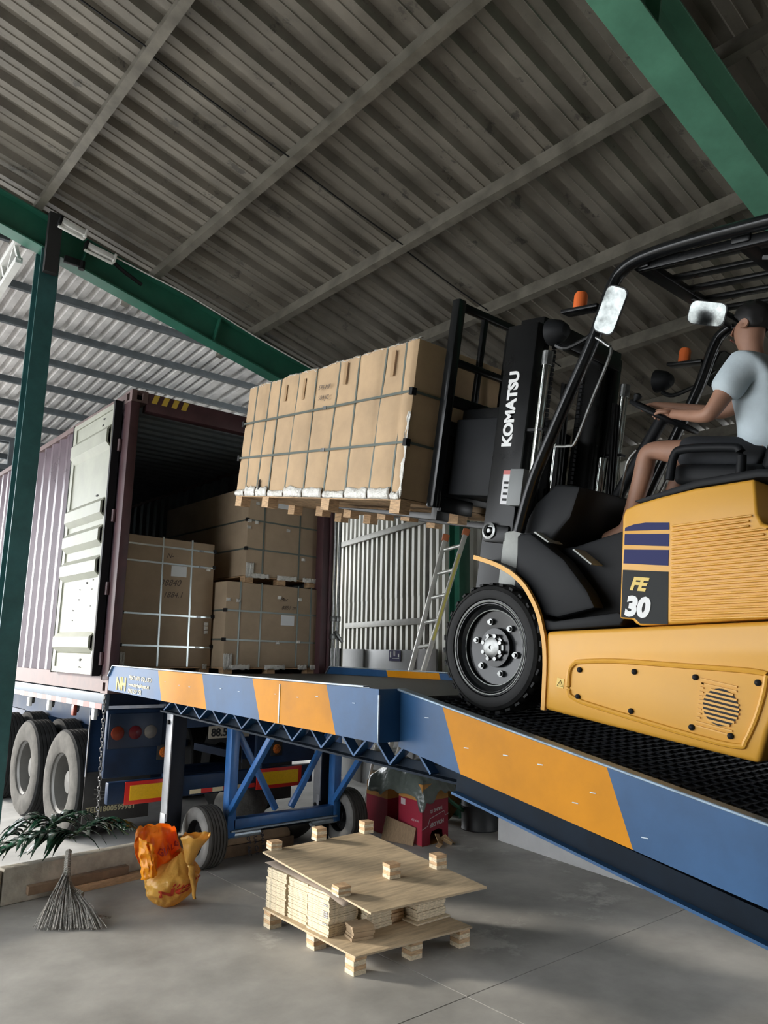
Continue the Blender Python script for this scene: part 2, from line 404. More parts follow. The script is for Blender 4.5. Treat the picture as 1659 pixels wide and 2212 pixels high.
# ---------------------------------------------------------------- right wall and corrugated gate leaf
WP, WD = Vector((4.67264, 1.41923, 0)), Vector((0.24153, 0.97039, 0)); WN = Vector((-0.97039, 0.24153, 0))
def wallpt(px, py, off=0.0):
    d = _fw+_rt*((px-PW/2)/F_PX)-_up*((py-PH/2)/F_PX)
    t = ((WP+WN*off-CAM).dot(WN))/d.dot(WN); return CAM+d*t
gate = thing('corrugated_gate', 'zinc corrugated gate leaf behind the ladder beside the container', 'gate', WP+WD*0.3)
def ribs2(n, p=0.1667, h=0.05):
    out = []
    for i in range(n): u = i*p; out += [(u, 0), (u+p*0.42, 0), (u+p*0.5, h), (u+p*0.92, h)]
    out.append((n*p, 0)); return out
s0 = -2.95
for i in range(6):
    o = WP+WD*(s0+i*1.0)
    MB().corr(ribs2(6), (0, 0, 1.95), WD, WN, o+Vector((0, 0, 2.62+0.01*i))+WN*0.004, 0.0015).build('sheet', M_zinc, gate)
    MB().corr(ribs2(6), (0, 0, 2.55), WD, WN, o+Vector((0, 0, 0.12)), 0.0015).build('sheet', M_zinc, gate)
for pa, pb in (((733, 1179), (931, 1120)), ((747, 1352), (920, 1341))):
    a, b = wallpt(*pa, 0.07), wallpt(*pb, 0.07)
    MB().bar(a, b, 0.05, 0.085).build('rail', mat('grey_rail_paint', (0.42, 0.41, 0.36), 0.5, metal=0.2, var=0.2), gate, bevel=0.004)
for s in (-2.9, -1.06, 2.95):
    p = WP+WD*s+WN*0.02; MB().box(p.x-0.035, p.x+0.035, p.y-0.035, p.y+0.035, 0.02, 4.5).build('stile', M_purlin, gate)
M_rend = mat('grey_render', (0.16, 0.155, 0.145), 0.9, var=0.2)
wr = struct('wall_right', MB().box(5.42, 5.5, -5.6, 0.9, 0, 0.9), M_rend)
for i in range(5):
    y = -5.1+i*1.2
    MB().corr(ribs2(10, 0.12, 0.035), (0, 0, 3.50), (0, 1, 0), (-1, 0, 0), (5.42, y, 0.85), 0.0015).build('wall_sheet', M_zinc, wr)
for y0_, y1_ in ((-13.9, -9.6), (-6.0, -5.1)): MB().box(5.42, 5.5, y0_, y1_, 0, 4.3).build('wall_pier', M_rend, wr)
MB().box(5.42, 5.5, -9.6, -6.0, 2.7, 4.3).build('door_lintel', M_rend, wr)
for z in (1.6, 2.7, 3.7): MB().box(5.33, 5.38, -5.05, 0.8, z, z+0.08).build('girt', M_purlin, wr)
wq = wallpt(992, 1200, 0.12); cx_, cy_ = wq.x, wq.y
wc = thing('wall_column', 'green steel column in the far wall behind the ladder top', 'column', (cx_, cy_, 0))
MB().box(cx_-0.09, cx_+0.09, cy_-0.09, cy_-0.077, 0, 4.35).build('flange', M_green, wc); MB().box(cx_-0.09, cx_+0.09, cy_+0.077, cy_+0.09, 0, 4.35).build('flange', M_green, wc)
MB().box(cx_-0.006, cx_+0.006, cy_-0.077, cy_+0.077, 0, 4.35).build('web', M_green, wc)
yw = struct('wall_sky_block', MB().box(6.3, 6.4, 4.4, 30, 0, 0.5), M_rend)  # added wall, blocks the bright sky behind the trailer
for i in range(12): MB().corr(ribs2(7, 0.17, 0.04), (0, 0, 4.6), (0, 1, 0), (-1, 0, 0), (6.3, 4.4+i*1.19, 0.3), 0.0015).build('wall_sheet', M_zinc, yw)
# unseen walls left of and behind the viewer, added to cut the daylight
wl = struct('wall_left_added', MB().box(-7.7, -7.5, -13.9, -4.9, 0, 7.3).box(-7.7, -7.5, -4.9, 0.6, 5.2, 7.3), M_rend)
wb = struct('wall_back_added', MB().box(-16, 5.5, -14.1, -13.9, 0, 7.4), M_rend)
# ---------------------------------------------------------------- container
M_maroon = mat('maroon_container_paint', (0.062, 0.026, 0.030), 0.5, var=0.3, vscale=4)
M_side = mat('container_side_paint', (0.10, 0.068, 0.085), 0.30, var=0.25, vscale=3)
M_frame = mat('dusty_maroon_frame', (0.135, 0.085, 0.08), 0.55, var=0.3, vscale=6)
M_inner = mat('container_inner_grey', (0.21, 0.245, 0.265), 0.55, var=0.15)  # lightened blue-grey, the haze inside is put into the colour
M_doorin = mat('pale_door_lining', (0.30, 0.305, 0.25), 0.5, var=0.12, vscale=4, wear=(0.16, 0.11, 0.07), wscale=9, wcut=0.80)
M_ply = mat('container_floor_ply', (0.10, 0.07, 0.045), 0.7, var=0.3)
M_seal = mat('rubber_seal', (0.012, 0.012, 0.014), 0.6, spec=0.2)
M_hy = mat('hazard_yellow', (0.62, 0.42, 0.06), 0.5)
ZB = 1.4446; ZT = ZB+2.896; CL = 12.19; CW = 2.438
cn = thing('shipping_container', 'maroon high cube shipping container with open rear doors', 'container', (CW/2, 0, ZB))
# corner castings with their holes
def casting(x0, y0, z0, sx, parent=cn):
    a, bdep, h, t = 0.162, 0.178, 0.118, 0.028
    x1 = x0+sx*a
    t_ = MB()
    X = sorted((x0, x1))
    # rear face ring + side face ring + plates
    def ring(face):
        if face == 'rear':
            for (xa, xb, za, zb_) in ((X[0], X[1], z0, z0+0.022), (X[0], X[1], z0+h-0.022, z0+h), (X[0], X[0]+0.05, z0+.022, z0+h-.022), (X[1]-0.05, X[1], z0+.022, z0+h-.022)):
                t_.box(xa, xb, y0, y0+t, za, zb_)
        else:
            xs_ = (x0, x0+sx*t); xs_ = sorted(xs_)
            for (ya, yb, za, zb_) in ((y0+t, y0+bdep, z0, z0+0.022), (y0+t, y0+bdep, z0+h-0.022, z0+h), (y0+t, y0+0.06, z0+.022, z0+h-.022), (y0+bdep-0.05, y0+bdep, z0+.022, z0+h-.022)):
                t_.box(xs_[0], xs_[1], ya, yb, za, zb_)
    ring('rear'); ring('side')
    t_.box(X[0]+t, X[1], y0+t, y0+bdep, z0+h-0.022, z0+h-0.002); t_.box(X[0]+t, X[1], y0+t, y0+bdep, z0+0.002, z0+0.02)
    t_.box(X[0]+0.06, X[1]-0.005, y0+0.08, y0+bdep, z0+0.02, z0+h-.022, 1)
    return t_.build('corner_casting', [M_frame, M_seal], parent)
for x0, sx in ((0, 1), (CW, -1)):
    for z0 in (ZB, ZT-0.118): casting(x0, 0.0, z0, sx)
for x0 in (0, CW-0.162):
    for z0 in (ZB, ZT-0.118): MB().box(x0, x0+0.162, CL-0.178, CL, z0, z0+0.118).build('corner_casting', M_frame, cn, bevel=0.01)
# rear frame
MB().box(0.0, 0.09, 0.01, 0.16, ZB+0.118, ZT-0.118).build('corner_post', M_maroon, cn, bevel=0.006)
MB().box(CW-0.09, CW, 0.01, 0.16, ZB+0.118, ZT-0.118).build('corner_post', M_maroon, cn, bevel=0.006)
MB().box(0.162, CW-0.162, 0.005, 0.12, ZT-0.19, ZT-0.004).build('door_header', M_maroon, cn, bevel=0.006)
MB().box(0.162, CW-0.162, 0.01, 0.14, ZB+0.01, ZB+0.155).build('door_sill', M_frame, cn, bevel=0.006)
for i in range(4):
    x = 0.20+i*0.105; y = 0.003
    hz = MB().add([(x, y, ZT-0.10), (x+0.055, y, ZT-0.10), (x+0.085, y, ZT-0.012), (x+0.03, y, ZT-0.012), (x, y+.001, ZT-0.10), (x+0.055, y+.001, ZT-0.10), (x+0.085, y+.001, ZT-0.012), (x+0.03, y+.001, ZT-0.012)],
                  [(0,1,2,3),(7,6,5,4),(0,4,5,1),(1,5,6,2),(2,6,7,3),(3,7,4,0)])
    hz.build('hazard_stripe', M_hy, cn)
# rails
for x0 in (0.0, CW-0.06):
    MB().box(x0, x0+0.06, 0.178, CL-0.178, ZT-0.07, ZT-0.01).build('top_rail', M_frame, cn)
    MB().box(x0, x0+0.05, 0.178, CL-0.178, ZB+0.01, ZB+0.165).build('bottom_rail', M_frame, cn)
# corrugated side walls (vertical ribs)
def cribs(L, p=0.278, h=0.036, a=0.072, b=0.068):
    out = []; u = 0
    while u < L-p: out += [(u, 0), (u+a, 0), (u+a+b, -h), (u+2*a+b, -h), (u+2*a+2*b, 0)]; u += p
    out.append((L, 0)); return out
MB().corr(cribs(CL-0.32), (0, 0, 2.896-0.165-0.07), (0, 1, 0), (-1, 0, 0), (0.012, 0.16, ZB+0.165), 0.002).build('side_wall', M_side, cn)
MB().corr(cribs(CL-0.32), (0, 0, 2.896-0.165-0.07), (0, 1, 0), (1, 0, 0), (CW-0.012, 0.16, ZB+0.165), 0.002).build('side_wall', M_inner, cn)
# inner skin of the left wall and the horizontally ribbed front wall and roof
MB().corr(cribs(CL-0.32), (0, 0, 2.896-0.165-0.07), (0, 1, 0), (-1, 0, 0), (0.0155, 0.16, ZB+0.165), 0.001).build('inner_side', M_inner, cn)
MB().corr(cribs(CW-0.12), (0, 0, 2.7), (1, 0, 0), (0, 1, 0), (0.06, CL-0.05, ZB+0.12), 0.002).build('front_wall', M_inner, cn)
MB().corr(cribs(CL-0.2, 0.21, 0.022, 0.06, 0.045), (CW-0.12, 0, 0), (0, 1, 0), (0, 0, 1), (0.06, 0.1, ZT-0.012), 0.002).build('roof_panel', M_inner, cn)
MB().box(0.06, CW-0.06, 0.12, CL-0.06, ZB+0.13, ZB+0.158).build('floor_panel', M_ply, cn)
# left door, swung flat against the side (we see its pale inner face)
xo = -0.045
dw0, dw1 = 0.24, 1.44; dz0, dz1 = ZB+0.16, ZT-0.09
# face with horizontal swages: profile in z, extruded along y
def swage(zc_, hgt=0.15, dep=0.035): return [(zc_-hgt/2, 0), (zc_-hgt/4, dep), (zc_+hgt/4, dep), (zc_+hgt/2, 0)]
H_ = dz1-dz0-0.1
prof = [(0, 0), (0.14, 0), (0.145, -0.012)]
for px_, py_, hg in ((165, 1387, 0.20), (185, 1228, 0.22), (192, 1163, 0.22), (197, 1106, 0.22), (210, 958, 0.26)): prof += swage(at(px_, py_, 'x', xo).z-dz0-0.05, hg, 0.055)
prof += [(H_-0.20, -0.012), (H_-0.195, 0), (H_, 0)]
door = MB().corr(prof, (0, dw1-dw0-0.16, 0), (0, 0, 1), (-1, 0, 0), (xo, dw0+0.08, dz0+0.05), 0.02)
dpart = door.build('left_door', M_doorin, cn)
fr = MB().box(xo-0.015, xo+0.04, dw0, dw0+0.085, dz0, dz1).box(xo-0.015, xo+0.04, dw1-0.085, dw1, dz0, dz1).box(xo-0.015, xo+0.04, dw0+.085, dw1-.085, dz0, dz0+0.055).box(xo-0.015, xo+0.04, dw0+.085, dw1-.085, dz1-0.055, dz1)
fr.build('door_frame', M_doorin, dpart)
MB().box(xo-0.035, xo+0.04, dw0-0.035, dw0, dz0-0.01, dz1+0.01).build('door_seal', M_seal, dpart)
MB().box(xo-0.02, xo+0.04, dw1, dw1+0.02, dz0-0.01, dz1+0.01).build('door_seal', M_seal, dpart)
for z in (dz0+0.15, dz0+0.8, dz0+1.5, dz0+2.2): MB().cyl((-0.012, dw0-0.06, z-0.06), (-0.012, dw0-0.06, z+0.06), 0.022, n=10).build('hinge', M_maroon, dpart)
# torn stickers and scuffs on the door lining
for (px, py, s) in [(555, 1360, 22), (510, 1405, 14), (504, 1468, 14), (466, 1537, 13), (462, 1600, 13), (620, 803, 22), (668, 312, 18), (660, 352, 18), (512, 1850, 24), (506, 1902, 22), (588, 1400, 8), (577, 1508, 8), (596, 1340, 9)]:
    c = at(px/2.9625, 800+py/2.9625, 'x', xo-0.004); s = s/2.9625*0.0042
    mb = MB(); pts = []
    for i in range(9):
        t = 2*math.pi*i/9; pts.append((c.y+s*math.cos(t)*random.uniform(0.6, 1.2), c.z+s*0.45*math.sin(t)*random.uniform(0.5, 1.2)))
    mb.prism(pts, 'x', xo-0.006, xo-0.0035); mb.build('scuff_mark', M_seal, dpart)
# trim bars (locking gear) on the post side
for u in (0.055, 0.115):
    MB().cyl((CW+0.0+u, -0.035, dz0-0.08), (CW+0.0+u, -0.035, dz1), 0.017, n=10).build('locking_bar', M_steel, cn, smooth=True)
    for z in (dz0-0.05, dz0+0.42, dz0+0.62, dz0+1.9):
        MB().box(CW+u-0.03, CW+u+0.03, -0.055, -0.008, z-0.03, z+0.03).build('bar_bracket', M_steel, cn, bevel=0.006)
MB().box(CW+0.005, CW+0.05, -0.012, 1.17, dz0, dz1).build('right_door', M_maroon, cn, bevel=0.006)
MB().bar((CW+0.06, -0.06, dz0+0.48), (CW+0.16, -0.075, dz0+0.36), 0.02, 0.035).build('lock_handle', M_steel, cn, bevel=0.004)

# ---------------------------------------------------------------- strapped carton loads
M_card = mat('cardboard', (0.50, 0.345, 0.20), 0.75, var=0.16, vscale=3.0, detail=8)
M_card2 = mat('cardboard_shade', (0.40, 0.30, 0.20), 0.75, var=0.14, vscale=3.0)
M_strap = mat('grey_green_strap', (0.13, 0.15, 0.13), 0.3, metal=0.2)
M_strapl = mat('pale_strap', (0.52, 0.58, 0.58), 0.22, metal=0.55)
M_film = mat('clear_film', (0.74, 0.72, 0.66), 0.22, spec=0.7, var=0.15, vscale=25, bump=0.6, bscale=45)
M_sheet = mat('white_label', (0.78, 0.80, 0.80), 0.6)
M_block = mat('plywood_block', (0.55, 0.36, 0.20), 0.75, var=0.4, vscale=60, stretch=(0.3, 0.3, 3))
M_marker = mat('marker_ink', (0.12, 0.09, 0.07), 0.7)
M_tape = mat('brown_tape', (0.40, 0.26, 0.14), 0.3)
def buckle(t, c, n, a):
    """small metal seal on a strap: c centre, n normal, a along"""
    n = Vector(n); a = Vector(a); b = n.cross(a)
    MB().hexa([c-a*.022-b*.011, c+a*.022-b*.011, c+a*.022+b*.011, c-a*.022+b*.011], [c-a*.022-b*.011+n*.006, c+a*.022-b*.011+n*.006, c+a*.022+b*.011+n*.006, c-a*.022+b*.011+n*.006]).build('strap_seal', M_steel, t)
def inner_load(name, label, x0, x1, y0, y1, z0, z1, vx, hz, tilt, sheet=None, pale=True, film=True, marks=None, blocks=True, bl_h=0.075):
    t = thing(name, label, 'carton load', ((x0+x1)/2, (y0+y1)/2, z0), group='strapped carton loads inside the container')
    zc0 = z0+bl_h
    def L(x, z): return x+tilt*(z-z0)
    MB().hexa([(L(x0, zc0), y0, zc0), (L(x1, zc0), y0, zc0), (L(x1, zc0), y1, zc0), (L(x0, zc0), y1, zc0)],
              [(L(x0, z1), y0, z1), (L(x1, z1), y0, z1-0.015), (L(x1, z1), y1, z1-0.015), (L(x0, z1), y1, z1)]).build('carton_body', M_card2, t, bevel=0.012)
    ms = M_strapl if pale else M_strap
    for v in vx:
        x = lerp(x0, x1, v)
        MB().bar((L(x, zc0), y0-0.002, zc0+0.005), (L(x, z1), y0-0.002, z1+0.002), 0.004, 0.018, up=(1, 0, 0)).build('strap', ms, t)
        MB().bar((L(x, z1), y0-0.003, z1+0.001), (L(x, z1), y1, z1+0.001), 0.018, 0.004).build('strap', ms, t)
    for h in hz:
        z = lerp(zc0, z1, h); xa, xb = L(x0, z), L(x1, z)
        MB().bar((xa-0.003, y0-0.004, z), (xb+0.003, y0-0.004, z-0.012), 0.004, 0.018).build('strap', ms, t)
        MB().bar((xa-0.003, y0-0.004, z), (xa-0.003, y1, z), 0.004, 0.018).build('strap', ms, t)
        for xx in (xa, xb): MB().box(xx-0.018, xx+0.018, y0-0.009, y0+0.02, z-0.018, z+0.018).build('corner_guard', M_black, t)
        if pale: buckle(t, Vector((lerp(xa, xb, 0.84), y0-0.006, z-0.01)), (0, -1, 0), (1, 0, 0))
    if sheet:
        sx, sz = lerp(x0, x1, sheet[0]), lerp(zc0, z1, sheet[1])
        MB().box(L(sx, sz), L(sx, sz)+0.17, y0-0.0045, y0-0.002, sz, sz+0.11).build('label_sheet', M_sheet, t)
    for (s, u, v, sz) in (marks or []):
        text_mb(s, sz, (L(lerp(x0, x1, u), lerp(zc0, z1, v)), y0-0.003, lerp(zc0, z1, v)), (1, 0, 0.05), (0, 0, 1), 0.0005, shear=0.3).build('handwriting', M_marker, t)
    if film:
        for i in range(2 if pale else 5):
            xa = lerp(x0, x1, [0.0, 0.92, 0.08, 0.42, 0.78][i] if not pale else [0.0, 0.9][i]); 
            wdt = (0.05 if pale else [0.10, 0.14, 0.22, 0.26, 0.12][i])
            def fn(u, v): return Vector((L(xa, zc0)+u*wdt, y0-0.012-0.012*noise.noise((u*9+i, v*5, 3.1)), zc0-0.02+v*(0.16 if i == 0 else 0.05)+0.015*noise.noise((u*7, i*3.0, v*6))))
            MB().grid(fn, 10, 5).build('film_wrap', M_film, t, smooth=True, solid=0.001)
        # glints of bunched film round the right edge, painted as pale patches
        for k in range(4 if pale else 6):
            zz = lerp(zc0, z1, random.uniform(0.1, 0.92)); xx = L(lerp(x0, x1, 0.93 if pale else random.choice((0.02, 0.12, 0.55, 0.78))), zz)
            MB().grid(lambda u, v: Vector((xx+0.05*(u-.5), y0-0.006-0.01*abs(noise.noise((u*6+k, v*6, k*2.1))), zz+0.035*(v-.5)+0.01*noise.noise((u*5, k, 1.0)))), 5, 4).build('film_glint', M_film, t, smooth=True, solid=0.001)
    if blocks:
        for u in (0.06, 0.5, 0.94):
            for yy in (y0+0.01, (y0+y1)/2, y1-0.11):
                bx = lerp(x0, x1, u); MB().box(bx-0.05, bx+0.05, yy, yy+0.10, z0, zc0-0.012).build('pallet_block', M_block, t)
    MB().box(x0+0.005, x1-0.005, y0+0.005, y1-0.005, zc0-0.012, zc0).build('pallet_deck', M_block, t)
    return t
ZF = ZB+0.158
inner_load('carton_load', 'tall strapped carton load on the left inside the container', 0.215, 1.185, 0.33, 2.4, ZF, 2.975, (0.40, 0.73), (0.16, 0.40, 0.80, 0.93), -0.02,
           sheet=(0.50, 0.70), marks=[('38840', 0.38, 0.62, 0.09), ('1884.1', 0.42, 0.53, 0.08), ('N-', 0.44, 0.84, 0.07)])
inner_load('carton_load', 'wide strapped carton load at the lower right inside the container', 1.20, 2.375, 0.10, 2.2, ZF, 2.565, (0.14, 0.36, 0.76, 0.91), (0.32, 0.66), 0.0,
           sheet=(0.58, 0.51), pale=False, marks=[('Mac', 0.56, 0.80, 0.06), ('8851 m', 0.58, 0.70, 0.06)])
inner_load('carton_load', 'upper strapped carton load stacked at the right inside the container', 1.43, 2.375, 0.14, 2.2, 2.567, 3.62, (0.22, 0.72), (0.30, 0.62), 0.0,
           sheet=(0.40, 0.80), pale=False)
# ---------------------------------------------------------------- trailer under the container
M_navy = mat('navy_chassis_paint', (0.012, 0.030, 0.072), 0.45, spec=0.25, var=0.3, vscale=4)
M_pale = mat('pale_blue_rail', (0.10, 0.135, 0.175), 0.5, var=0.2, vscale=4)
M_tyre = mat('tyre_rubber', (0.022, 0.022, 0.022), 0.8, spec=0.15, var=0.3, vscale=8)
M_tyred = mat('dusty_sidewall', (0.09, 0.085, 0.077), 0.85, spec=0.2, var=0.35, vscale=7)
M_rim = mat('dusty_steel_rim', (0.11, 0.107, 0.10), 0.5, metal=0.2, var=0.2)
M_red = mat('reflector_red', (0.62, 0.02, 0.015), 0.35)
M_yel = mat('reflector_yellow', (0.85, 0.50, 0.01), 0.35, var=0.1, vscale=80)
M_amber = mat('amber_lens', (0.50, 0.13, 0.02), 0.2, var=0.5, vscale=90, detail=2)
M_redl = mat('red_lens', (0.10, 0.008, 0.012), 0.3)
M_orl = mat('orange_lens', (0.20, 0.03, 0.012), 0.3)
M_wlens = mat('clear_lens', (0.15, 0.14, 0.125), 0.3)
M_flap = mat('mud_flap_rubber', (0.04, 0.04, 0.04), 0.7, var=0.25, spec=0.2)
M_flaptx = mat('mud_flap_lettering', (0.36, 0.34, 0.22), 0.7)
M_plate = mat('number_plate', (0.30, 0.27, 0.22), 0.5)
tl = thing('trailer', 'navy semi-trailer chassis carrying the container on twin tyred axles', 'trailer', (CW/2, 0.1, 0))
for x0 in (0.0, CW-0.05): MB().box(x0, x0+0.05, 0.06, CL, ZB-0.145, ZB-0.003).build('side_rail', M_pale, tl, bevel=0.004)
for x0 in (0.62, 1.68): MB().box(x0, x0+0.14, 0.10, CL, 0.98, ZB-0.003).build('main_beam', M_navy, tl)
for i in range(12): MB().box(0.05, CW-0.05, 0.25+i*1.05, 0.33+i*1.05, ZB-0.125, ZB-0.02).build('cross_member', M_navy, tl)
for i in range(22):
    y = 0.10+i*0.16
    MB().box(-0.004, -0.001, y, y+0.158, ZB-0.143, ZB-0.093).build('reflective_tape', mat('tape_white', (0.36, 0.35, 0.33), 0.4, var=0.1) if i % 2 else mat('tape_red', (0.24, 0.07, 0.055), 0.4, var=0.2), tl)
for y in (0.28, 0.83, 1.6, 2.3):
    MB().box(-0.002, 0.035, y, y+0.07, ZB-0.25, ZB-0.15).build('side_marker', [M_white, M_orl, M_white, M_white][[0.28, 0.83, 1.6, 2.3].index(y)], tl, bevel=0.006)
    MB().cyl((0.06, y+0.2, ZB-0.19), (0.11, y+0.2, ZB-0.19), 0.045, n=12).build('air_fitting', M_steel, tl)
def tyre(x, y, r, sx, wdt, parent, m=M_tyre, face=M_tyred, z=None):
    """sx = outward direction along x; x = outer sidewall"""
    z = r if z is None else z
    o = (x, y, z); d = (-sx, 0, 0)
    rr = r*0.56
    side = [(rr, 0.022), (rr*1.05, 0.010), (r*0.70, 0.0), (r*0.80, 0.0), (r*0.815, -0.004), (r*0.83, 0.0), (r*0.93, 0.008), (r*0.965, 0.02)]
    t = MB().lathe(o, d, [(p, max(0, h)+0.0) for p, h in side], 40).build('sidewall', face, parent, smooth=True)
    tr = [(r*0.965, 0.02), (r*0.99, 0.035)]
    nb = 5
    for i in range(nb):
        a0, a1 = lerp(0.035, wdt-0.035, i/nb), lerp(0.035, wdt-0.035, (i+1)/nb)
        tr += [(r, a0+0.004), (r, a1-0.006), (r-0.010, a1-0.004), (r-0.010, a1)]
    tr += [(r*0.99, wdt-0.035), (r*0.965, wdt-0.02), (rr, wdt-0.02)]
    MB().lathe(o, d, tr, 40).build('tread', m, parent, smooth=True, angle=30)
    return t
def truck_wheel(x, y, sx, parent):
    r = 0.515
    wh = thing('t', '', None, (x, y, r)); bpy.data.objects.remove(wh)
    tyre(x, y, r, sx, 0.28, parent)
    d = (-sx, 0, 0)
    MB().lathe((x, y, r), d, [(r*0.565, 0.012), (r*0.56, 0.03), (r*0.52, 0.05), (r*0.50, 0.12), (r*0.49, 0.20), (r*0.30, 0.215), (r*0.22, 0.16), (r*0.21, 0.10), (0.001, 0.095)], 36).build('rim', M_rim, parent, smooth=True, angle=35)
for y in (1.18, 2.42, 3.66):
    for x, sx in ((0.03, -1), (CW-0.03, 1)):
        truck_wheel(x, y, sx, tl)
        tyre(x-sx*0.32, y, 0.515, sx, 0.26, tl, face=M_tyre)
    MB().cyl((0.15, y, 0.515), (CW-0.15, y, 0.515), 0.075, n=12).build('axle', M_navy, tl)
    for x0 in (0.66, 1.72): MB().box(x0, x0+0.09, y-0.45, y+0.45, 0.68, 0.76).build('leaf_spring', M_navy, tl)
# sidewall lettering
for (cy, s, t0) in ((1.18, 'TRUCKMASTER', 200), (2.42, 'ROADMILE', 40)):
    pass
# rear fender plate and mud flaps
for x0, x1 in ((0.045, 0.72), (CW-0.72, CW-0.045)):
    MB().box(x0, x1, 0.50, 0.512, 0.66, 1.27).build('fender_plate', M_navy, tl)
    MB().box(x0, x1-0.03, 0.49, 0.50, 0.24, 0.70).build('mud_flap', M_flap, tl, bevel=0.003)
MB().box(0.044, 0.052, 0.485, 0.50, 0.66, 1.22).build('edge_strip', M_rim, tl)
text_mb('TEL:1800599981', 0.066, (0.075, 0.487, 0.335), (1, 0, 0), (0, 0, 1), 0.001, bold=0.002, spacing=1.06).build('flap_lettering', M_flaptx, tl)
# winged emblem on the flap: swept strokes
wing = MB()
for i in range(6):
    s = 1 if i % 2 else -1; k = i//2
    pts = smooth_pts([(0.33+s*0.02, 0.487, 0.50-0.02*k), (0.33+s*0.10, 0.487, 0.515-0.03*k), (0.33+s*0.19, 0.487, 0.545-0.045*k)], 5); wing.tube(pts, 0.003, 5)
wing.tube([(0.30, 0.487, 0.46), (0.31, 0.487, 0.53), (0.34, 0.487, 0.48), (0.36, 0.487, 0.53)], 0.0035, 5)
wing.build('flap_emblem', mat('emblem_grey', (0.16, 0.16, 0.15), 0.7), tl)
# rear face
yr = 0.045
MB().box(0.04, 0.62, yr, yr+0.05, 0.70, 1.30).build('rear_panel', M_navy, tl, bevel=0.01)
MB().box(1.62, 2.39, yr, yr+0.05, 0.70, 1.30).build('rear_panel', M_navy, tl, bevel=0.01)
MB().box(0.055, 0.57, yr-0.015, yr-0.002, 0.955, 1.265).build('lamp_housing', mat('lamp_panel', (0.016, 0.03, 0.06), 0.4), tl, bevel=0.02, seg=3)
for x, m in ((0.136, M_orl), (0.302, M_redl), (0.449, M_wlens)):
    MB().lathe((x, yr-0.014, 1.092), (0, -1, 0), [(0.062, 0), (0.060, 0.012), (0.045, 0.02), (0.0005, 0.025)], 24).build('tail_lamp', m, tl, smooth=True)
for x, z in ((0.60, 0.898), (1.856, 0.847)):
    MB().box(x-0.07, x+0.07, yr-0.012, yr, z-0.07, z+0.07).build('lamp_plate', M_flap, tl, bevel=0.01)
    MB().lathe((x, yr-0.012, z), (0, -1, 0), [(0.048, 0), (0.046, 0.008), (0.035, 0.014), (0.0005, 0.016)], 24).build('marker_lamp', M_amber, tl, smooth=True)
MB().box(0.62, 1.62, 0.10, 0.15, 1.10, 1.31).build('rear_beam', M_navy, tl)
MB().box(1.06, 1.52, 0.04, 0.05, 0.99, 1.11).build('number_plate', M_plate, tl, bevel=0.003)
text_mb('88.565', 0.105, (1.085, 0.038, 1.012), (1, 0, 0), (0, 0, 1), 0.001, bold=0.003).build('plate_lettering', M_black, tl)
MB().box(0.10, 2.34, 0.055, 0.13, 0.47, 0.66).build('underride_bar', M_navy, tl, bevel=0.012)
for x0 in (0.66, 1.72): MB().box(x0, x0+0.09, 0.09, 0.18, 0.60, 1.0).build('bar_bracket', M_navy, tl)
for x0, x1 in ((0.252, 0.815), (1.63, 2.185)):
    p_ = MB().box(x0, x1, 0.040, 0.050, 0.455, 0.655).build('reflector_panel', M_red, tl, bevel=0.003)
    MB().box(x0+0.045, x1-0.045, 0.034, 0.040, 0.492, 0.622).build('yellow_field', M_yel, p_)
for i in range(6):
    MB().box(0.90+i*0.12, 1.018+i*0.12, 0.049, 0.053, 0.485, 0.525).build('reflective_tape', M_red if i % 2 else mat('tape_cream', (0.72, 0.62, 0.40), 0.4), tl)
MB().box(CW-0.16, CW-0.10, 0.56, 7.5, 1.04, ZB-0.13).build('side_blocker', M_navy, tl)  # added panel, blocks the glaring yard seen under the chassis
MB().box(0.62, 1.82, 4.6, 5.6, 0.5, 1.0).build('tool_box', M_navy, tl, bevel=0.01)
MB().box(CW-0.62, CW-0.05, 4.3, 5.2, 0.45, 0.9).build('hanger_box', M_flap, tl)

# ---------------------------------------------------------------- loading ramp
M_rb = mat('ramp_blue_paint', (0.022, 0.078, 0.185), 0.36, var=0.25, vscale=2.2, wear=(0.16, 0.23, 0.31), wscale=30, wcut=0.77, spec=0.3)
M_ry = mat('ramp_yellow_paint', (0.52, 0.205, 0.004), 0.42, var=0.16, vscale=2.5, wear=(0.8, 0.62, 0.28), wscale=34, wcut=0.77, spec=0.15)
M_rdk = mat('ramp_dark_steel', (0.007, 0.013, 0.022), 0.55, var=0.25, spec=0.08)
M_deck = mat('ramp_deck_steel', (0.085, 0.085, 0.08), 0.5, metal=0.3, var=0.35, vscale=5, bump=0.5, bscale=90)
M_deckd = mat('ramp_grating', (0.016, 0.019, 0.024), 0.6, var=0.3, spec=0.15)
M_edge = mat('worn_edge', (0.36, 0.42, 0.47), 0.35, metal=0.4, var=0.3, vscale=12)
M_blue2 = mat('bright_blue_paint', (0.03, 0.13, 0.36), 0.35, var=0.2)
XR0, XR1, YK = 0.0, 2.44, -3.785          # flat section
XI0, XI1, SI = 0.155, 2.285, 0.1895       # incline
YE = -11.0
rp_ = thing('loading_ramp', 'blue and yellow steel yard ramp from the floor up to the container', 'ramp', (1.22, -4.0, 0))
def ztop(y): return lerp(1.69, 1.662, y/YK)
def zbot(y): return lerp(1.478, 1.386, y/YK)
cuts = [(-0.012, -0.012, 0), (-1.038, -1.138, 1), (-1.793, -1.893, 0), (-2.501, -2.617, 1), (-3.326, -3.428, 0), (YK, YK, 0)]
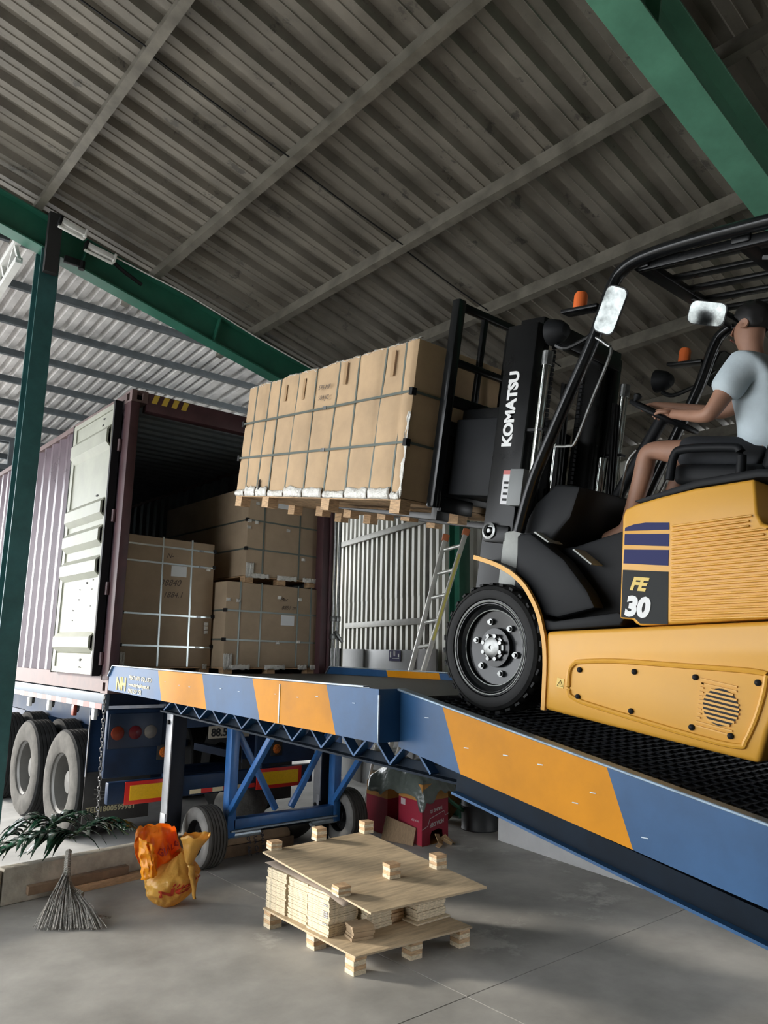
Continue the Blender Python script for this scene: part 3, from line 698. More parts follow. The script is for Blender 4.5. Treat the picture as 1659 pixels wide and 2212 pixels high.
for xa, xb in ((XR0, XR0+0.012), (XR1-0.012, XR1)):
    sp = MB()
    for (t0, b0, m0), (t1, b1, m1) in zip(cuts[:-1], cuts[1:]):
        ta, tb_ = (ztop(t0) if t0 < -0.02 else 1.60), ztop(t1)
        sp.add([(xa, t0, ta), (xa, t1, tb_), (xa, b1, zbot(b1)), (xa, b0, zbot(b0)), (xb, t0, ta), (xb, t1, tb_), (xb, b1, zbot(b1)), (xb, b0, zbot(b0))],
               [(0,3,2,1),(4,5,6,7),(0,1,5,4),(1,2,6,5),(2,3,7,6),(3,0,4,7)], m0)
        if t0 > -0.02:  # chamfered nose corner
            sp.add([(xa, t0, 1.60), (xa, -0.10, ztop(-0.1)+0.004), (xb, -0.10, ztop(-0.1)+0.004), (xb, t0, 1.60), (xa, t1, tb_), (xb, t1, tb_)], [(0, 1, 2, 3), (1, 4, 5, 2), (0, 4, 1), (3, 2, 5)], m0)
    sp.build('side_plate', [M_rb, M_ry], rp_)
    s_ = -1 if xa < 1 else 1
    e = MB(); xo_ = xa-0.012 if s_ < 0 else xb-0.03
    e.sweep([(xo_+0.02, -0.10, ztop(-0.1)+0.006), (xo_+0.02, YK+0.10, ztop(YK)+0.006)], [(-0.024, -0.022), (-0.018, -0.022), (-0.018, 0), (0.024, 0), (0.024, 0.007), (-0.018, 0.007)] if s_ < 0 else [(-0.024, 0), (0.024, 0), (0.024, 0.007), (-0.024, 0.007)])
    e.sweep([(xo_+0.02, -0.012, 1.60), (xo_+0.02, -0.10, ztop(-0.1)+0.006)], [(-0.024, 0), (0.024, 0), (0.024, 0.007), (-0.024, 0.007)])
    e.build('edge_angle', M_edge, rp_)
for y in (-0.55, -0.8, -1.2, -1.45, -1.62, -2.1, -2.35, -2.8, -3.05, -3.25, -3.6):
    MB().box(-0.003, 0.0, y, y+0.025, 1.585+0.01*math.sin(y*9), 1.588+0.01*math.sin(y*9)).build('weld_mark', M_edge, rp_)
MB().box(-0.004, 0.0, -2.845, -2.835, zbot(-2.84)+0.005, ztop(-2.84)-0.02).build('weld_seam', M_edge, rp_)
ZD = 1.618
MB().box(XR0+0.012, XR1-0.012, YK, -0.01, ZD-0.02, ZD).build('deck_plate', M_deck, rp_)
MB().hexa([(0.12, -0.01, ZD-0.012), (2.30, -0.01, ZD-0.012), (2.30, 0.092, ZF+0.002), (0.12, 0.092, ZF+0.002)], [(0.12, -0.01, ZD), (2.30, -0.01, ZD), (2.30, 0.092, ZF+0.008), (0.12, 0.092, ZF+0.008)]).build('lip_plate', M_deck, rp_)
# returns at the knee
for xa, xb in ((XR0, XI0+0.012), (XI1-0.012, XR1)):
    MB().box(xa, xb, YK-0.012, YK, zbot(YK), ztop(YK)).build('knee_plate', M_rb, rp_)
MB().box(-0.004, 0.006, YK-0.016, YK-0.010, zbot(YK), ztop(YK)-0.03).build('weld_seam', M_edge, rp_)
# incline: side plates with painted bands
def zi(y): return 1.657+SI*(y-YK)
def zib(y): return 1.357+0.1795*(y-YK)-0.0
icuts = [(YK, YK, 0), (-4.117, -4.244, 1), (-5.072, -5.181, 0), (-6.6, -6.7, 1), (-8.0, -8.1, 0), (YE, YE, 0)]
for xa, xb in ((XI0, XI0+0.012), (XI1-0.012, XI1)):
    sp = MB()
    for (t0, b0, m0), (t1, b1, m1) in zip(icuts[:-1], icuts[1:]):
        sp.add([(xa, t0, zi(t0)), (xa, t1, zi(t1)), (xa, b1, max(0.01, zib(b1))), (xa, b0, zib(b0)), (xb, t0, zi(t0)), (xb, t1, zi(t1)), (xb, b1, max(0.01, zib(b1))), (xb, b0, zib(b0))],
               [(0,3,2,1),(4,5,6,7),(0,1,5,4),(1,2,6,5),(2,3,7,6),(3,0,4,7)], m0)
    sp.build('side_plate', [M_rb, M_ry], rp_)
    c = (xa+xb)/2
    MB().sweep([(c, YK-0.01, zi(YK-0.01)+0.004), (c, YE, zi(YE)+0.004)], [(-0.03, -0.006), (0.03, -0.006), (0.03, 0.006), (-0.03, 0.006)]).build('edge_angle', mat('worn_blue_edge', (0.20, 0.27, 0.34), 0.35, metal=0.3, var=0.3), rp_, bevel=0.003, seg=1)
    # recessed lower channel and its lip
    s_ = 1 if xa < 1 else -1
    MB().bar((c+s_*0.045, -4.2, zib(-4.2)-0.05), (c+s_*0.045, -10.2, 0.06), 0.06, 0.105).build('lower_channel', M_rdk, rp_)
    MB().bar((c+s_*0.03, -4.2, zib(-4.2)-0.10), (c+s_*0.03, -10.2, 0.03), 0.11, 0.012).build('channel_lip', M_rb, rp_)
for (y, dz) in ((-4.3, 0.16), (-4.55, 0.12), (-4.75, 0.10), (-4.93, 0.2), (-5.02, 0.13), (-5.25, 0.22), (-4.02, 0.09)):
    MB().box(XI0-0.002, XI0, y, y+0.03, zi(y)-dz, zi(y)-dz+0.004).build('weld_mark', M_edge, rp_)
def zd(y): return zi(y)-0.055
MB().add([(XI0+.012, YK, zd(YK)), (XI1-.012, YK, zd(YK)), (XI1-.012, YE, zd(YE)), (XI0+.012, YE, zd(YE)), (XI0+.012, YK, zd(YK)-.03), (XI1-.012, YK, zd(YK)-.03), (XI1-.012, YE, zd(YE)-.03), (XI0+.012, YE, zd(YE)-.03)],
         [(0,1,2,3),(7,6,5,4),(0,4,5,1),(1,5,6,2),(2,6,7,3),(3,7,4,0)]).build('incline_deck', M_deckd, rp_)
gt = MB(); y = YK-0.05
while y > -9.0:
    gt.bar((XI0+.02, y, zd(y)+0.005), (XI1-.02, y, zd(y)+0.003), 0.008, 0.008); y -= 0.05
for i in range(26):
    x = XI0+0.06+i*0.08; gt.bar((x, YK-0.03, zd(YK-0.03)+0.004), (x, -9.0, zd(-9.0)+0.002), 0.006, 0.006)
g_ = gt.build('tread_grid', M_deckd, rp_); g_['kind'] = 'stuff'
for i in range(6):
    y = -0.4-i*0.62; MB().box(0.02, XR1-0.02, y-0.04, y, 1.50, ZD-0.02).build('cross_joist', M_rdk, rp_)
# belly truss under the flat part
def zch(y): return lerp(1.322, 1.205, (y+0.786)/(-4.18+0.786))
for x in (0.30, 2.14):
    MB().sweep([(x, -0.55, zch(-0.55)), (x, -4.2, zch(-4.2))], [(-0.035, -0.012), (0.035, -0.012), (0.035, 0), (-0.025, 0), (-0.025, 0.05), (-0.035, 0.05)]).build('chord', M_rdk, rp_)
    ya = -0.62
    for i in range(10):
        yb = ya-0.33
        zt = lambda y: lerp(1.44, 1.385, y/YK) if y > YK else zib(y)
        mid = (ya+yb)/2
        for (p0, p1) in (((ya, zch(ya)+0.01), (mid, zt(mid))), ((mid, zt(mid)), (yb, zch(yb)+0.01))):
            MB().bar((x, *p0), (x, *p1), 0.07, 0.012, up=(0, -0.5, 1)).build('web_bar', M_rb, rp_)
        ya = yb
    MB().bar((x-0.03, -4.2, zch(-4.2)), (x-0.03, -4.2, zib(-4.2)), 0.05, 0.03, up=(0, 1, 0)).build('end_gusset', M_edge, rp_)
# undercarriage: stabiliser legs, posts, braces, axle, wheels
YW = -0.65
for x in (0.40, 2.02):
    MB().box(x, x+0.13, -0.55, -0.43, 0.30, 1.40).build('stabiliser_leg', mat('leg_black_paint', (0.010, 0.013, 0.02), 0.45, var=0.2, spec=0.2), rp_, bevel=0.006)
    MB().box(x+0.015, x+0.115, -0.54, -0.44, 0.02, 0.34).build('leg_foot', M_rdk, rp_)
    MB().box(x-0.012, x, -0.55, -0.43, 0.40, 1.29).build('leg_strip', mat('leg_grey_strip', (0.30, 0.31, 0.33), 0.4, metal=0.3, var=0.2), rp_, bevel=0.003)
    MB().box(x-0.02, x-0.012, -0.54, -0.44, 0.26, 0.46).build('leg_lug', mat('leg_grey_strip', (0.3, 0.3, 0.3)), rp_, bevel=0.004)
    for z in (1.22, 0.36): MB().cyl((x-0.03, -0.49, z), (x-0.008, -0.49, z), 0.02, n=8).build('bolt', M_black, rp_)
for x in (0.90, 2.07):
    MB().box(x, x+0.085, YW-0.05, YW+0.05, 0.22, 1.34).build('post', M_blue2, rp_, bevel=0.006)
    MB().bar((x+0.02, YW-0.03, 0.42), at(587, 1592, 'x', 0.92)+Vector((x-0.90, 0, 0.0)), 0.05, 0.05, up=(1, 0, 0)).build('brace', M_blue2, rp_, bevel=0.004)
    MB().bar((x+0.04, YW, 1.2), (x+0.04+(0.5 if x < 1 else -0.5), YW+0.02, 0.40), 0.05, 0.05).build('brace', M_blue2, rp_, bevel=0.004)
    MB().cyl((x-0.012, YW, 1.20), (x+0.0, YW, 1.20), 0.02, n=8).build('bolt', M_black, rp_)
MB().box(0.96, 2.07, YW-0.05, YW+0.05, 0.285, 0.375).build('axle_beam', M_blue2, rp_, bevel=0.008)
MB().box(0.93, 2.10, YW-0.075, YW+0.05, 0.27, 0.283).build('axle_flange', M_edge, rp_)
for xa, xb in ((0.93, 1.25), (1.82, 2.12)): MB().cyl((xa, YW-0.02, 0.235), (xb, YW-0.02, 0.235), 0.03, n=12).build('axle_sleeve', M_edge, rp_)
MB().cyl((0.6, YW, 0.255), (2.36, YW, 0.255), 0.022, n=12).build('axle_shaft', M_rdk, rp_)
for x0 in (0.60, 2.14):
    tyre(x0, YW, 0.258, -1, 0.22, rp_, m=mat('worn_tyre', (0.06, 0.057, 0.052), 0.85, var=0.2, spec=0.15), face=mat('worn_sidewall', (0.17, 0.165, 0.155), 0.85, var=0.25))
    MB().lathe((x0, YW, 0.258), (1, 0, 0), [(0.146, 0.018), (0.14, 0.03), (0.135, 0.08), (0.06, 0.09), (0.055, 0.04), (0.04, 0.03), (0.0005, 0.03)], 28).build('rim', M_black, rp_, smooth=True)
    for k in range(5):
        t = 2*math.pi*k/5; MB().cyl((x0+0.085, YW+0.095*math.cos(t), 0.258+0.095*math.sin(t)), (x0+0.07, YW+0.095*math.cos(t), 0.258+0.095*math.sin(t)), 0.009, n=6).build('wheel_nut', M_steel, rp_)
# painted lettering on the side plate
M_nh = mat('ramp_logo_yellow', (0.62, 0.42, 0.06), 0.5); M_nhw = mat('ramp_small_print', (0.55, 0.50, 0.36), 0.5)
text_mb('NH', 0.155, (-0.002, -0.19, 1.495), (0, -1, -0.012), (0, 0, 1), 0.001, bold=0.004, spacing=0.95).build('logo_lettering', M_nh, rp_)
for k, s in enumerate(('PHAT HUY CO., LTD', 'www.nanghaphuyen.vn', '0903 259 252')):
    text_mb(s, 0.046 if k == 1 else 0.05, (-0.002, -0.47, 1.590-k*0.055), (0, -1, -0.02), (0, 0, 1), 0.001, bold=0.001).build('print_line', M_nhw, rp_)

# safety chain hanging from the ramp corner
ch = thing('chain', 'steel chain hanging from the ramp corner down to the palm leaves', 'chain', (-0.04, -0.03, 0.3))
pa, pb = Vector((-0.035, -0.04, 1.44)), Vector((-0.03, -0.10, 0.34))
n = 27
for i in range(n):
    c = lerp(pa, pb, (i+0.5)/n); L_ = (pa-pb).length/n*0.72
    pts = []
    for j in range(10):
        t = 2*math.pi*j/10; u = 0.013*math.cos(t); v = (L_*0.55)*math.sin(t)*1.0+(0.008 if math.sin(t) > 0 else -0.008)
        pts.append(c+(Vector((u, 0, v)) if i % 2 else Vector((0, u, v))))
    MB().tube(pts, 0.0048, 5, closed=True).build('link', mat('dull_chain', (0.18, 0.18, 0.18), 0.4, metal=0.7), ch)
# ---------------------------------------------------------------- forklift on the incline
FO = Vector((1.1, -4.16, 1.528)); FA = R(10.2)
def fl(px, py, X):
    P = at(px, py, 'x', X)-FO
    return Vector((X-1.1, P.y*math.cos(FA)+P.z*math.sin(FA), -P.y*math.sin(FA)+P.z*math.cos(FA)))
M_fy = mat('forklift_yellow_paint', (0.68, 0.345, 0.045), 0.38, var=0.05, vscale=2.0, spec=0.35, coat=0.08)
M_fk = mat('forklift_black_paint', (0.006, 0.0065, 0.007), 0.30, var=0.2, vscale=5, spec=0.22)
M_fkm = mat('forklift_matt_black', (0.010, 0.011, 0.0125), 0.55, var=0.25, vscale=4, spec=0.18)
M_fgrey = mat('forklift_grey_frame', (0.30, 0.31, 0.29), 0.5, var=0.2)
M_navyd = mat('decal_navy', (0.028, 0.032, 0.11), 0.5, spec=0.12)
M_decalk = mat('decal_charcoal', (0.026, 0.028, 0.028), 0.5, spec=0.12)
M_decy = mat('decal_gold', (0.66, 0.46, 0.06), 0.4)
M_decw = mat('decal_white', (0.72, 0.73, 0.72), 0.4)
M_chrome = mat('chrome_rod', (0.62, 0.66, 0.62), 0.12, metal=1.0)
M_ftyre = mat('forklift_tyre', (0.016, 0.016, 0.016), 0.65, spec=0.2, var=0.35, vscale=9, wear=(0.09, 0.085, 0.08), wscale=6, wcut=0.66)
M_mirror = mat('mirror_glass', (0.14, 0.15, 0.145), 0.06, metal=1.0, var=0.6, vscale=14)
M_sig = mat('orange_lens_bright', (0.75, 0.16, 0.04), 0.25)
fk = thing('forklift', 'yellow and black electric forklift driving up the ramp with raised load', 'forklift', FO, (FA, 0, 0), local=True)
def fwheel(sx):
    x = sx*0.6; o = (x, 0.105, 0.352); d = (-sx, 0, 0); r = 0.352; wd = 0.235
    t = MB().lathe(o, d, [(0.262, 0.03), (0.268, 0.008), (0.29, 0.0), (0.315, 0.004), (0.318, 0.0), (0.335, 0.012), (0.342, 0.03), (0.350, 0.045), (0.352, 0.06), (0.352, wd-0.06), (0.350, wd-0.045), (0.342, wd-0.03), (0.30, wd), (0.26, wd-0.02)], 48).build('front_tyre', M_ftyre, fk, smooth=True, angle=30)
    lug = MB()
    for i in range(30):
        a = 2*math.pi*i/30
        for s in (0, 1):
            aa = a+(math.pi/30 if s else 0)
            c = Vector((x-sx*(0.065 if s == 0 else wd-0.065), 0.105+0.3475*math.cos(aa), 0.352+0.3475*math.sin(aa)))
            tdir = Vector((0, -math.sin(aa), math.cos(aa))); n = Vector((0, math.cos(aa), math.sin(aa)))
            lug.bar(c-Vector((0.05, 0, 0))-tdir*0.008, c+Vector((0.05, 0, 0))+tdir*0.008, 0.030, 0.012, up=n)
    lug.build('tyre_lugs', M_ftyre, t)['kind'] = 'stuff'
    rm = MB().lathe(o, d, [(0.264, 0.028), (0.262, 0.012), (0.252, 0.012), (0.247, 0.02), (0.242, 0.012), (0.238, 0.012), (0.228, 0.035), (0.205, 0.05), (0.200, 0.075), (0.11, 0.085), (0.105, 0.06), (0.0005, 0.058)], 44).build('rim', M_blackgloss, fk, smooth=True, angle=30)
    for rr, rad in ((0.252, 0.004), (0.206, 0.003)):
        MB().tube([(x-sx*(0.011 if rr > 0.22 else 0.049), 0.105+rr*math.cos(2*math.pi*i/40), 0.352+rr*math.sin(2*math.pi*i/40)) for i in range(40)], rad, 5, closed=True).build('rim_ring', M_fgrey, rm)
    MB().lathe((x-sx*0.06, 0.105, 0.352), (sx, 0, 0), [(0.074, 0), (0.072, 0.012), (0.055, 0.014), (0.055, 0.03), (0.04, 0.036), (0.012, 0.036), (0.010, 0.03), (0.0005, 0.03)], 24).build('hub', M_steel, rm, smooth=True, angle=30)
    for i in range(8):
        a = 2*math.pi*(i+0.3)/8; c = Vector((x-sx*0.05, 0.105+0.066*math.cos(a), 0.352+0.066*math.sin(a)))
        MB().cyl(c, c+Vector((sx*0.022, 0, 0)), 0.012, n=6).build('hub_bolt', M_steel, rm)
    for i in range(6):
        a = 2*math.pi*(i+0.1)/6; c = Vector((x-sx*0.085, 0.105+0.145*math.cos(a), 0.352+0.145*math.sin(a)))
        MB().cyl(c, c+Vector((sx*0.02, 0, 0)), 0.018, n=12).cyl(c, c+Vector((sx*0.034, 0, 0)), 0.012, n=6).build('wheel_nut', M_steel, rm)
fwheel(-1); fwheel(1)
for sx in (-1, 1):
    x = sx*0.56; o = (x, -1.66, 0.30)
    MB().lathe(o, (-sx, 0, 0), [(0.15, 0.02), (0.2, 0), (0.26, 0.006), (0.285, 0.03), (0.285, 0.16), (0.26, 0.18), (0.15, 0.17)], 36).build('rear_tyre', M_ftyre, fk, smooth=True)
    MB().lathe(o, (-sx, 0, 0), [(0.15, 0.02), (0.145, 0.07), (0.06, 0.07), (0.05, 0.03), (0.0005, 0.03)], 28).build('rear_rim', M_blackgloss, fk, smooth=True)
MB().cyl((-0.4, 0.105, 0.352), (0.4, 0.105, 0.352), 0.09, n=16).build('front_axle', M_fkm, fk)
MB().box(-0.45, 0.45, -2.0, 0.0, 0.17, 0.52).build('chassis', M_fkm, fk, bevel=0.02)
# yellow lower skirts
sk = [(-0.302, 0.118), (-0.43, 0.122), (-0.9, 0.142), (-1.375, 0.165), (-1.395, 0.30), (-1.44, 0.46), (-1.55, 0.60), (-1.70, 0.64), (-1.85, 0.64), (-2.0, 0.78), (-1.35, 0.728), (-0.681, 0.588), (-0.274, 0.503), (-0.286, 0.40), (-0.296, 0.28)]
for sx in (-1, 1):
    a, b = (-0.60, -0.44) if sx < 0 else (0.44, 0.60)
    s_ = MB().prism(sk, 'x', a, b).build('side_skirt', M_fy, fk, bevel=0.02, seg=3)
    xs_ = sx*0.602
    # raised service cover: rounded ridge, bolts, round vent
    P = [fl(*q, 0.5) for q in ((1245, 1430), (1330, 1428), (1500, 1440), (1640, 1452), (1655, 1470), (1638, 1540), (1612, 1600), (1595, 1612), (1500, 1590), (1300, 1530), (1240, 1508), (1229, 1490), (1231, 1448))]
    pts = [Vector((xs_, p.y, p.z)) for p in P]; cl = smooth_pts(pts+[pts[0]], 5)[:-1]
    MB().tube(cl, 0.012, 8, closed=True).build('cover_ridge', M_fy, s_, smooth=True)
    for q in ((1253, 1447), (1371, 1451), (1503, 1463), (1638, 1475), (1249, 1505), (1364, 1536), (1495, 1571), (1579, 1590)):
        p = fl(*q, 0.5); MB().lathe((xs_, p.y, p.z), (sx, 0, 0), [(0.013, -0.002), (0.013, 0.006), (0.008, 0.011), (0.0005, 0.012)], 12).build('cover_bolt', M_fkm, s_, smooth=True)
    vc = fl(1557, 1528, 0.5)
    MB().lathe((xs_-sx*0.001, vc.y, vc.z), (sx, 0, 0), [(0.076, 0.0), (0.076, 0.002), (0.0005, 0.002)], 32).build('vent_disc', M_black, s_)
    for i in range(8):
        z = vc.z-0.063+i*0.018; hw = math.sqrt(max(0.0001, 0.079**2-(z-vc.z)**2))
        MB().box(min(xs_, xs_+sx*0.007), max(xs_, xs_+sx*0.007), vc.y-hw, vc.y+hw, z-0.0045, z+0.0045).build('vent_slat', M_fy, s_)
    for i in range(12):
        z = vc.z-0.10+i*0.018
        MB().bar((xs_+sx*0.001, vc.y+0.078 if -0.08 < z-vc.z < 0.08 else vc.y+0.09, z), (xs_+sx*0.001, vc.y+0.095, z), 0.008, 0.006).build('vent_rib', M_fy, s_)
        if abs(z-vc.z) > 0.078: MB().bar((xs_+sx*0.001, vc.y-0.06, z), (xs_+sx*0.001, vc.y+0.09, z), 0.008, 0.006).build('vent_rib', M_fy, s_)
# warning triangle sticker
wc_ = fl(1211, 1476, 0.5)
MB().box(-0.603, -0.601, wc_.y-0.02, wc_.y+0.022, wc_.z-0.022, wc_.z+0.024).build('warning_sticker', mat('sticker_amber', (0.72, 0.48, 0.08), 0.4), fk)
MB().tube([(-0.604, wc_.y+0.016, wc_.z-0.014), (-0.604, wc_.y-0.016, wc_.z-0.014), (-0.604, wc_.y, wc_.z+0.016)], 0.002, 4, closed=True).bar((-0.604, wc_.y, wc_.z-0.008), (-0.604, wc_.y+0.002, wc_.z+0.006), 0.002, 0.003).build('warning_triangle', M_black, fk)
# mudguards over the front wheels
gp = [(0.285, 0.832), (0.16, 0.815), (0.07, 0.795), (-0.016, 0.765), (-0.10, 0.715), (-0.165, 0.65), (-0.21, 0.59), (-0.245, 0.52), (-0.275, 0.44), (-0.295, 0.34), (-0.308, 0.22), (-0.317, 0.115)]
for sx in (-1, 1):
    outer = smooth_pts([(0, *q) for q in gp], 3); n = len(outer); mbg = MB()
    xa, xb = sx*0.605, sx*0.33
    vs = []
    for i, q in enumerate(outer):
        d = (outer[min(i+1, n-1)]-outer[max(i-1, 0)]).normalized(); nn = Vector((0, d.z, -d.y))*-0.014
        vs += [Vector((xa, q.y, q.z)), Vector((xb, q.y, q.z)), Vector((xb, q.y+nn.y, q.z+nn.z)), Vector((xa, q.y+nn.y, q.z+nn.z))]
    fs = [(4*i+j, 4*i+(j+1) % 4, 4*i+4+(j+1) % 4, 4*i+4+j) for i in range(n-1) for j in range(4)]+[(0, 1, 2, 3), tuple(4*(n-1)+j for j in (3, 2, 1, 0))]
    mg = mbg.add(vs, fs).build('mudguard', M_fkm, fk, smooth=True)
    lip = [Vector((sx*0.604, q.y, q.z)) for q in outer]
    MB().sweep(lip, [(-0.012, -0.006), (0.012, -0.006), (0.012, 0.014), (-0.012, 0.014)], up=(1, 0, 0)).build('mudguard_lip', M_fy, mg, smooth=True)
# battery hood and counterweight
hood = [(-0.632, 1.115), (-0.642, 1.15), (-0.70, 1.178), (-0.803, 1.211), (-0.976, 1.258), (-1.234, 1.305), (-1.262, 1.16), (-1.285, 1.12), (-1.36, 1.105), (-2.02, 1.04), (-2.12, 0.90), (-2.12, 0.78), (-2.0, 0.79), (-1.35, 0.738), (-0.936, 0.648), (-0.79, 0.618), (-0.765, 0.622), (-0.745, 0.64), (-0.68, 0.632)]
hd = MB().prism(hood, 'x', -0.60, 0.60).build('battery_hood', M_fy, fk, bevel=0.024, seg=3)
MB().prism([(-1.42, 0.70), (-2.18, 0.80), (-2.18, 0.36), (-2.05, 0.28), (-1.98, 0.30), (-1.93, 0.55), (-1.80, 0.64), (-1.55, 0.64)], 'x', -0.58, 0.58).build('counterweight', M_fy, fk, bevel=0.03, seg=2)
MB().prism([(-0.70, 1.185), (-0.976, 1.268), (-1.234, 1.315), (-1.80, 1.33), (-1.80, 1.355), (-1.22, 1.352), (-0.97, 1.305), (-0.66, 1.195)], 'x', -0.57, 0.57).build('hood_deck', M_fkm, fk, bevel=0.01)
for i in range(21):
    f = i/20; ya, za = lerp(-0.893, -0.938, f), lerp(1.083, 0.668, f); ye = ya-0.05
    while ye > -1.99:
        zt_ = lerp(1.29, 1.305, (ye+1.1)/-0.134) if ye > -1.234 else (1.105-0.098*(-1.36-ye) if ye < -1.30 else 1.15)
        if za+0.19*(ya-ye) > zt_-0.045: break
        ye -= 0.01
    MB().bar((-0.602, ya, za), (-0.602, ye, za+0.19*(ya-ye)), 0.016, 0.0095).build('louvre', M_fy, hd, bevel=0.003, seg=1)
def decal(q, m, nm, dx=0.0):
    P = [fl(a, b, 0.5) for a, b in q]; MB().prism([(p.y, p.z) for p in P], 'x', -0.6025-dx, -0.6005).build(nm, m, hd)
decal([(1351, 1140), (1370, 1133), (1395, 1129), (1446, 1129), (1446, 1144), (1350, 1147)], M_navyd, 'blue_stripe')
decal([(1350, 1154), (1446, 1153), (1445, 1180), (1349, 1177)], M_navyd, 'blue_stripe')
decal([(1349, 1187), (1445, 1188), (1444, 1222), (1347, 1217)], M_navyd, 'blue_stripe')
decal([(1346, 1231), (1444, 1235), (1443, 1349), (1383, 1347), (1372, 1336), (1342, 1333)], M_decalk, 'dark_decal')
p0 = fl(1361, 1273, 0.5); text_mb('FE', 0.082, (-0.604, p0.y, p0.z), (0, -1, 0.045), (0, -0.0, 1), 0.001, shear=0.25, bold=0.004).build('model_letters', M_decy, hd)
p0 = fl(1347, 1327, 0.5); text_mb('30', 0.122, (-0.604, p0.y-0.006, p0.z), (0, -1, 0.055), (0, 0, 1), 0.001, shear=0.08, bold=0.007).build('model_number', M_decw, hd)
# cab floor, step well, dashboard
MB().prism([(-0.20, 0.50), (-0.30, 0.515), (-0.68, 0.60), (-0.70, 0.64), (-0.66, 0.66), (-0.30, 0.56), (-0.20, 0.56)], 'x', -0.585, 0.585).build('cab_floor', M_fkm, fk, bevel=0.008)
MB().prism([(-0.10, 0.54), (-0.60, 0.64), (-0.62, 1.10), (-0.40, 1.02), (-0.24, 0.96), (-0.05, 0.92)], 'x', -0.40, 0.40).build('step_wall', M_fkm, fk, bevel=0.015)
MB().prism([(0.06, 0.60), (0.075, 0.98), (-0.02, 1.17), (-0.14, 1.28), (-0.30, 1.27), (-0.26, 1.10), (-0.16, 0.98), (-0.12, 0.60)], 'x', -0.50, 0.50).build('dashboard', M_fkm, fk, bevel=0.02)
MB().prism([(0.0, 0.76), (0.03, 0.985), (-0.06, 1.0), (-0.30, 0.88), (-0.46, 0.74), (-0.52, 0.66), (-0.30, 0.58), (-0.16, 0.58)], 'x', -0.565, -0.47).build('step_side', M_fkm, fk, bevel=0.018)
MB().prism([(-0.08, 1.005), (-0.18, 0.958), (-0.19, 0.962), (-0.09, 1.010)], 'x', -0.56, -0.44).build('step_tread', M_fgrey, fk)
MB().prism([(-0.30, 0.935), (-0.42, 0.87), (-0.425, 0.876), (-0.305, 0.942)], 'x', -0.50, -0.36).build('step_tread', M_fgrey, fk)
MB().box(-0.20, 0.30, -0.26, -0.05, 0.90, 0.945).build('pedal_plate', M_fkm, fk)
MB().prism([(0.21, 0.70), (0.215, 1.0), (0.08, 1.02), (0.06, 0.70)], 'x', -0.46, -0.36).build('front_frame', M_fgrey, fk, bevel=0.008)
MB().prism([(0.21, 0.70), (0.215, 1.0), (0.08, 1.02), (0.06, 0.70)], 'x', 0.36, 0.46).build('front_frame', M_fgrey, fk, bevel=0.008)
# tilt cylinder head with ring, next to the mast foot
c = fl(1052, 1150, 0.62)
MB().box(c.x+0.02, c.x+0.16, c.y-0.14, c.y+0.05, c.z-0.055, c.z+0.05).build('tilt_bracket', M_fk, fk, bevel=0.015)
MB().lathe((c.x+0.03, c.y, c.z+0.012), (-1, 0, 0), [(0.050, -0.02), (0.050, 0.02), (0.036, 0.024), (0.030, 0.010), (0.016, 0.010), (0.012, 0.022), (0.0005, 0.022)], 24).build('pivot_ring', M_steel, fk, smooth=True, angle=30)
MB().cyl((c.x+0.09, c.y-0.10, c.z), (c.x+0.14, -0.45, 0.78), 0.035, n=14).build('tilt_cylinder', M_fk, fk, smooth=True)
# mast
for sx in (-1, 1):
    xa, xb = sorted((sx*0.36, sx*0.44))
    mr = MB().box(xa, xb, 0.17, 0.40, 0.08, 2.24).build('outer_mast_rail', M_fk, fk, bevel=0.012)
    xa, xb = sorted((sx*0.28, sx*0.355)); MB().box(xa, xb, 0.20, 0.38, 0.35, 2.30).build('inner_mast_rail', M_fk, fk, bevel=0.008)
    MB().cyl((sx*0.40, 0.105, 0.25), (sx*0.40, 0.105, 1.30), 0.040, n=16).build('lift_cylinder', M_fk, fk, smooth=True)
    MB().cyl((sx*0.40, 0.105, 1.30), (sx*0.40, 0.105, 2.06), 0.026, n=14).build('lift_rod', M_chrome, fk, smooth=True)
    MB().cyl((sx*0.40, 0.105, 1.98), (sx*0.40, 0.105, 2.06), 0.032, n=14).build('rod_nut', M_steel, fk)
    MB().bar((sx*0.40, 0.06, 1.60), (sx*0.40, 0.19, 1.60), 0.05, 0.015).build('cylinder_clip', M_fk, fk)
    MB().cyl((sx*0.23, 0.09, 0.3), (sx*0.23, 0.09, 1.55), 0.036, n=14).build('lift_cylinder', M_chrome, fk, smooth=True)
    for k in range(3): MB().tube(smooth_pts([(sx*(0.30-0.03*k), 0.04, 0.5), (sx*(0.30-0.03*k), 0.03, 1.2), (sx*(0.29-0.03*k), 0.06, 1.9)], 4), 0.009, 6).build('hose', M_black, fk, smooth=True)
for z, h in ((2.14, 0.12), (1.10, 0.12), (0.35, 0.14)): MB().box(-0.36, 0.36, 0.13, 0.20, z, z+h).build('mast_crossbar', M_fk, fk, bevel=0.008)
MB().cyl((-0.10, 0.20, 0.4), (-0.10, 0.20, 1.30), 0.045, n=14).build('free_lift_cylinder', M_fk, fk, smooth=True)
for sx in (-1, 1):
    lk = MB()
    for i in range(46): lk.box(sx*0.16-0.012, sx*0.16+0.012, 0.25, 0.27, 0.9+i*0.028, 0.9+i*0.028+0.02)
    lk.build('lift_chain', M_fkm, fk)['kind'] = 'stuff'
text_mb('KOMATSU', 0.098, (-0.442, 0.262, 1.50), (0, 0.012, 1), (0, 1, 0), 0.001, bold=0.005, spacing=0.98).build('brand_letters', M_decw, fk)
sp0 = fl(1094, 1045, 0.66)
MB().box(-0.443, -0.441, sp0.y-0.035, sp0.y+0.03, 1.16, 1.36).build('notice_sticker', mat('notice_white', (0.55, 0.55, 0.56), 0.4), fk)
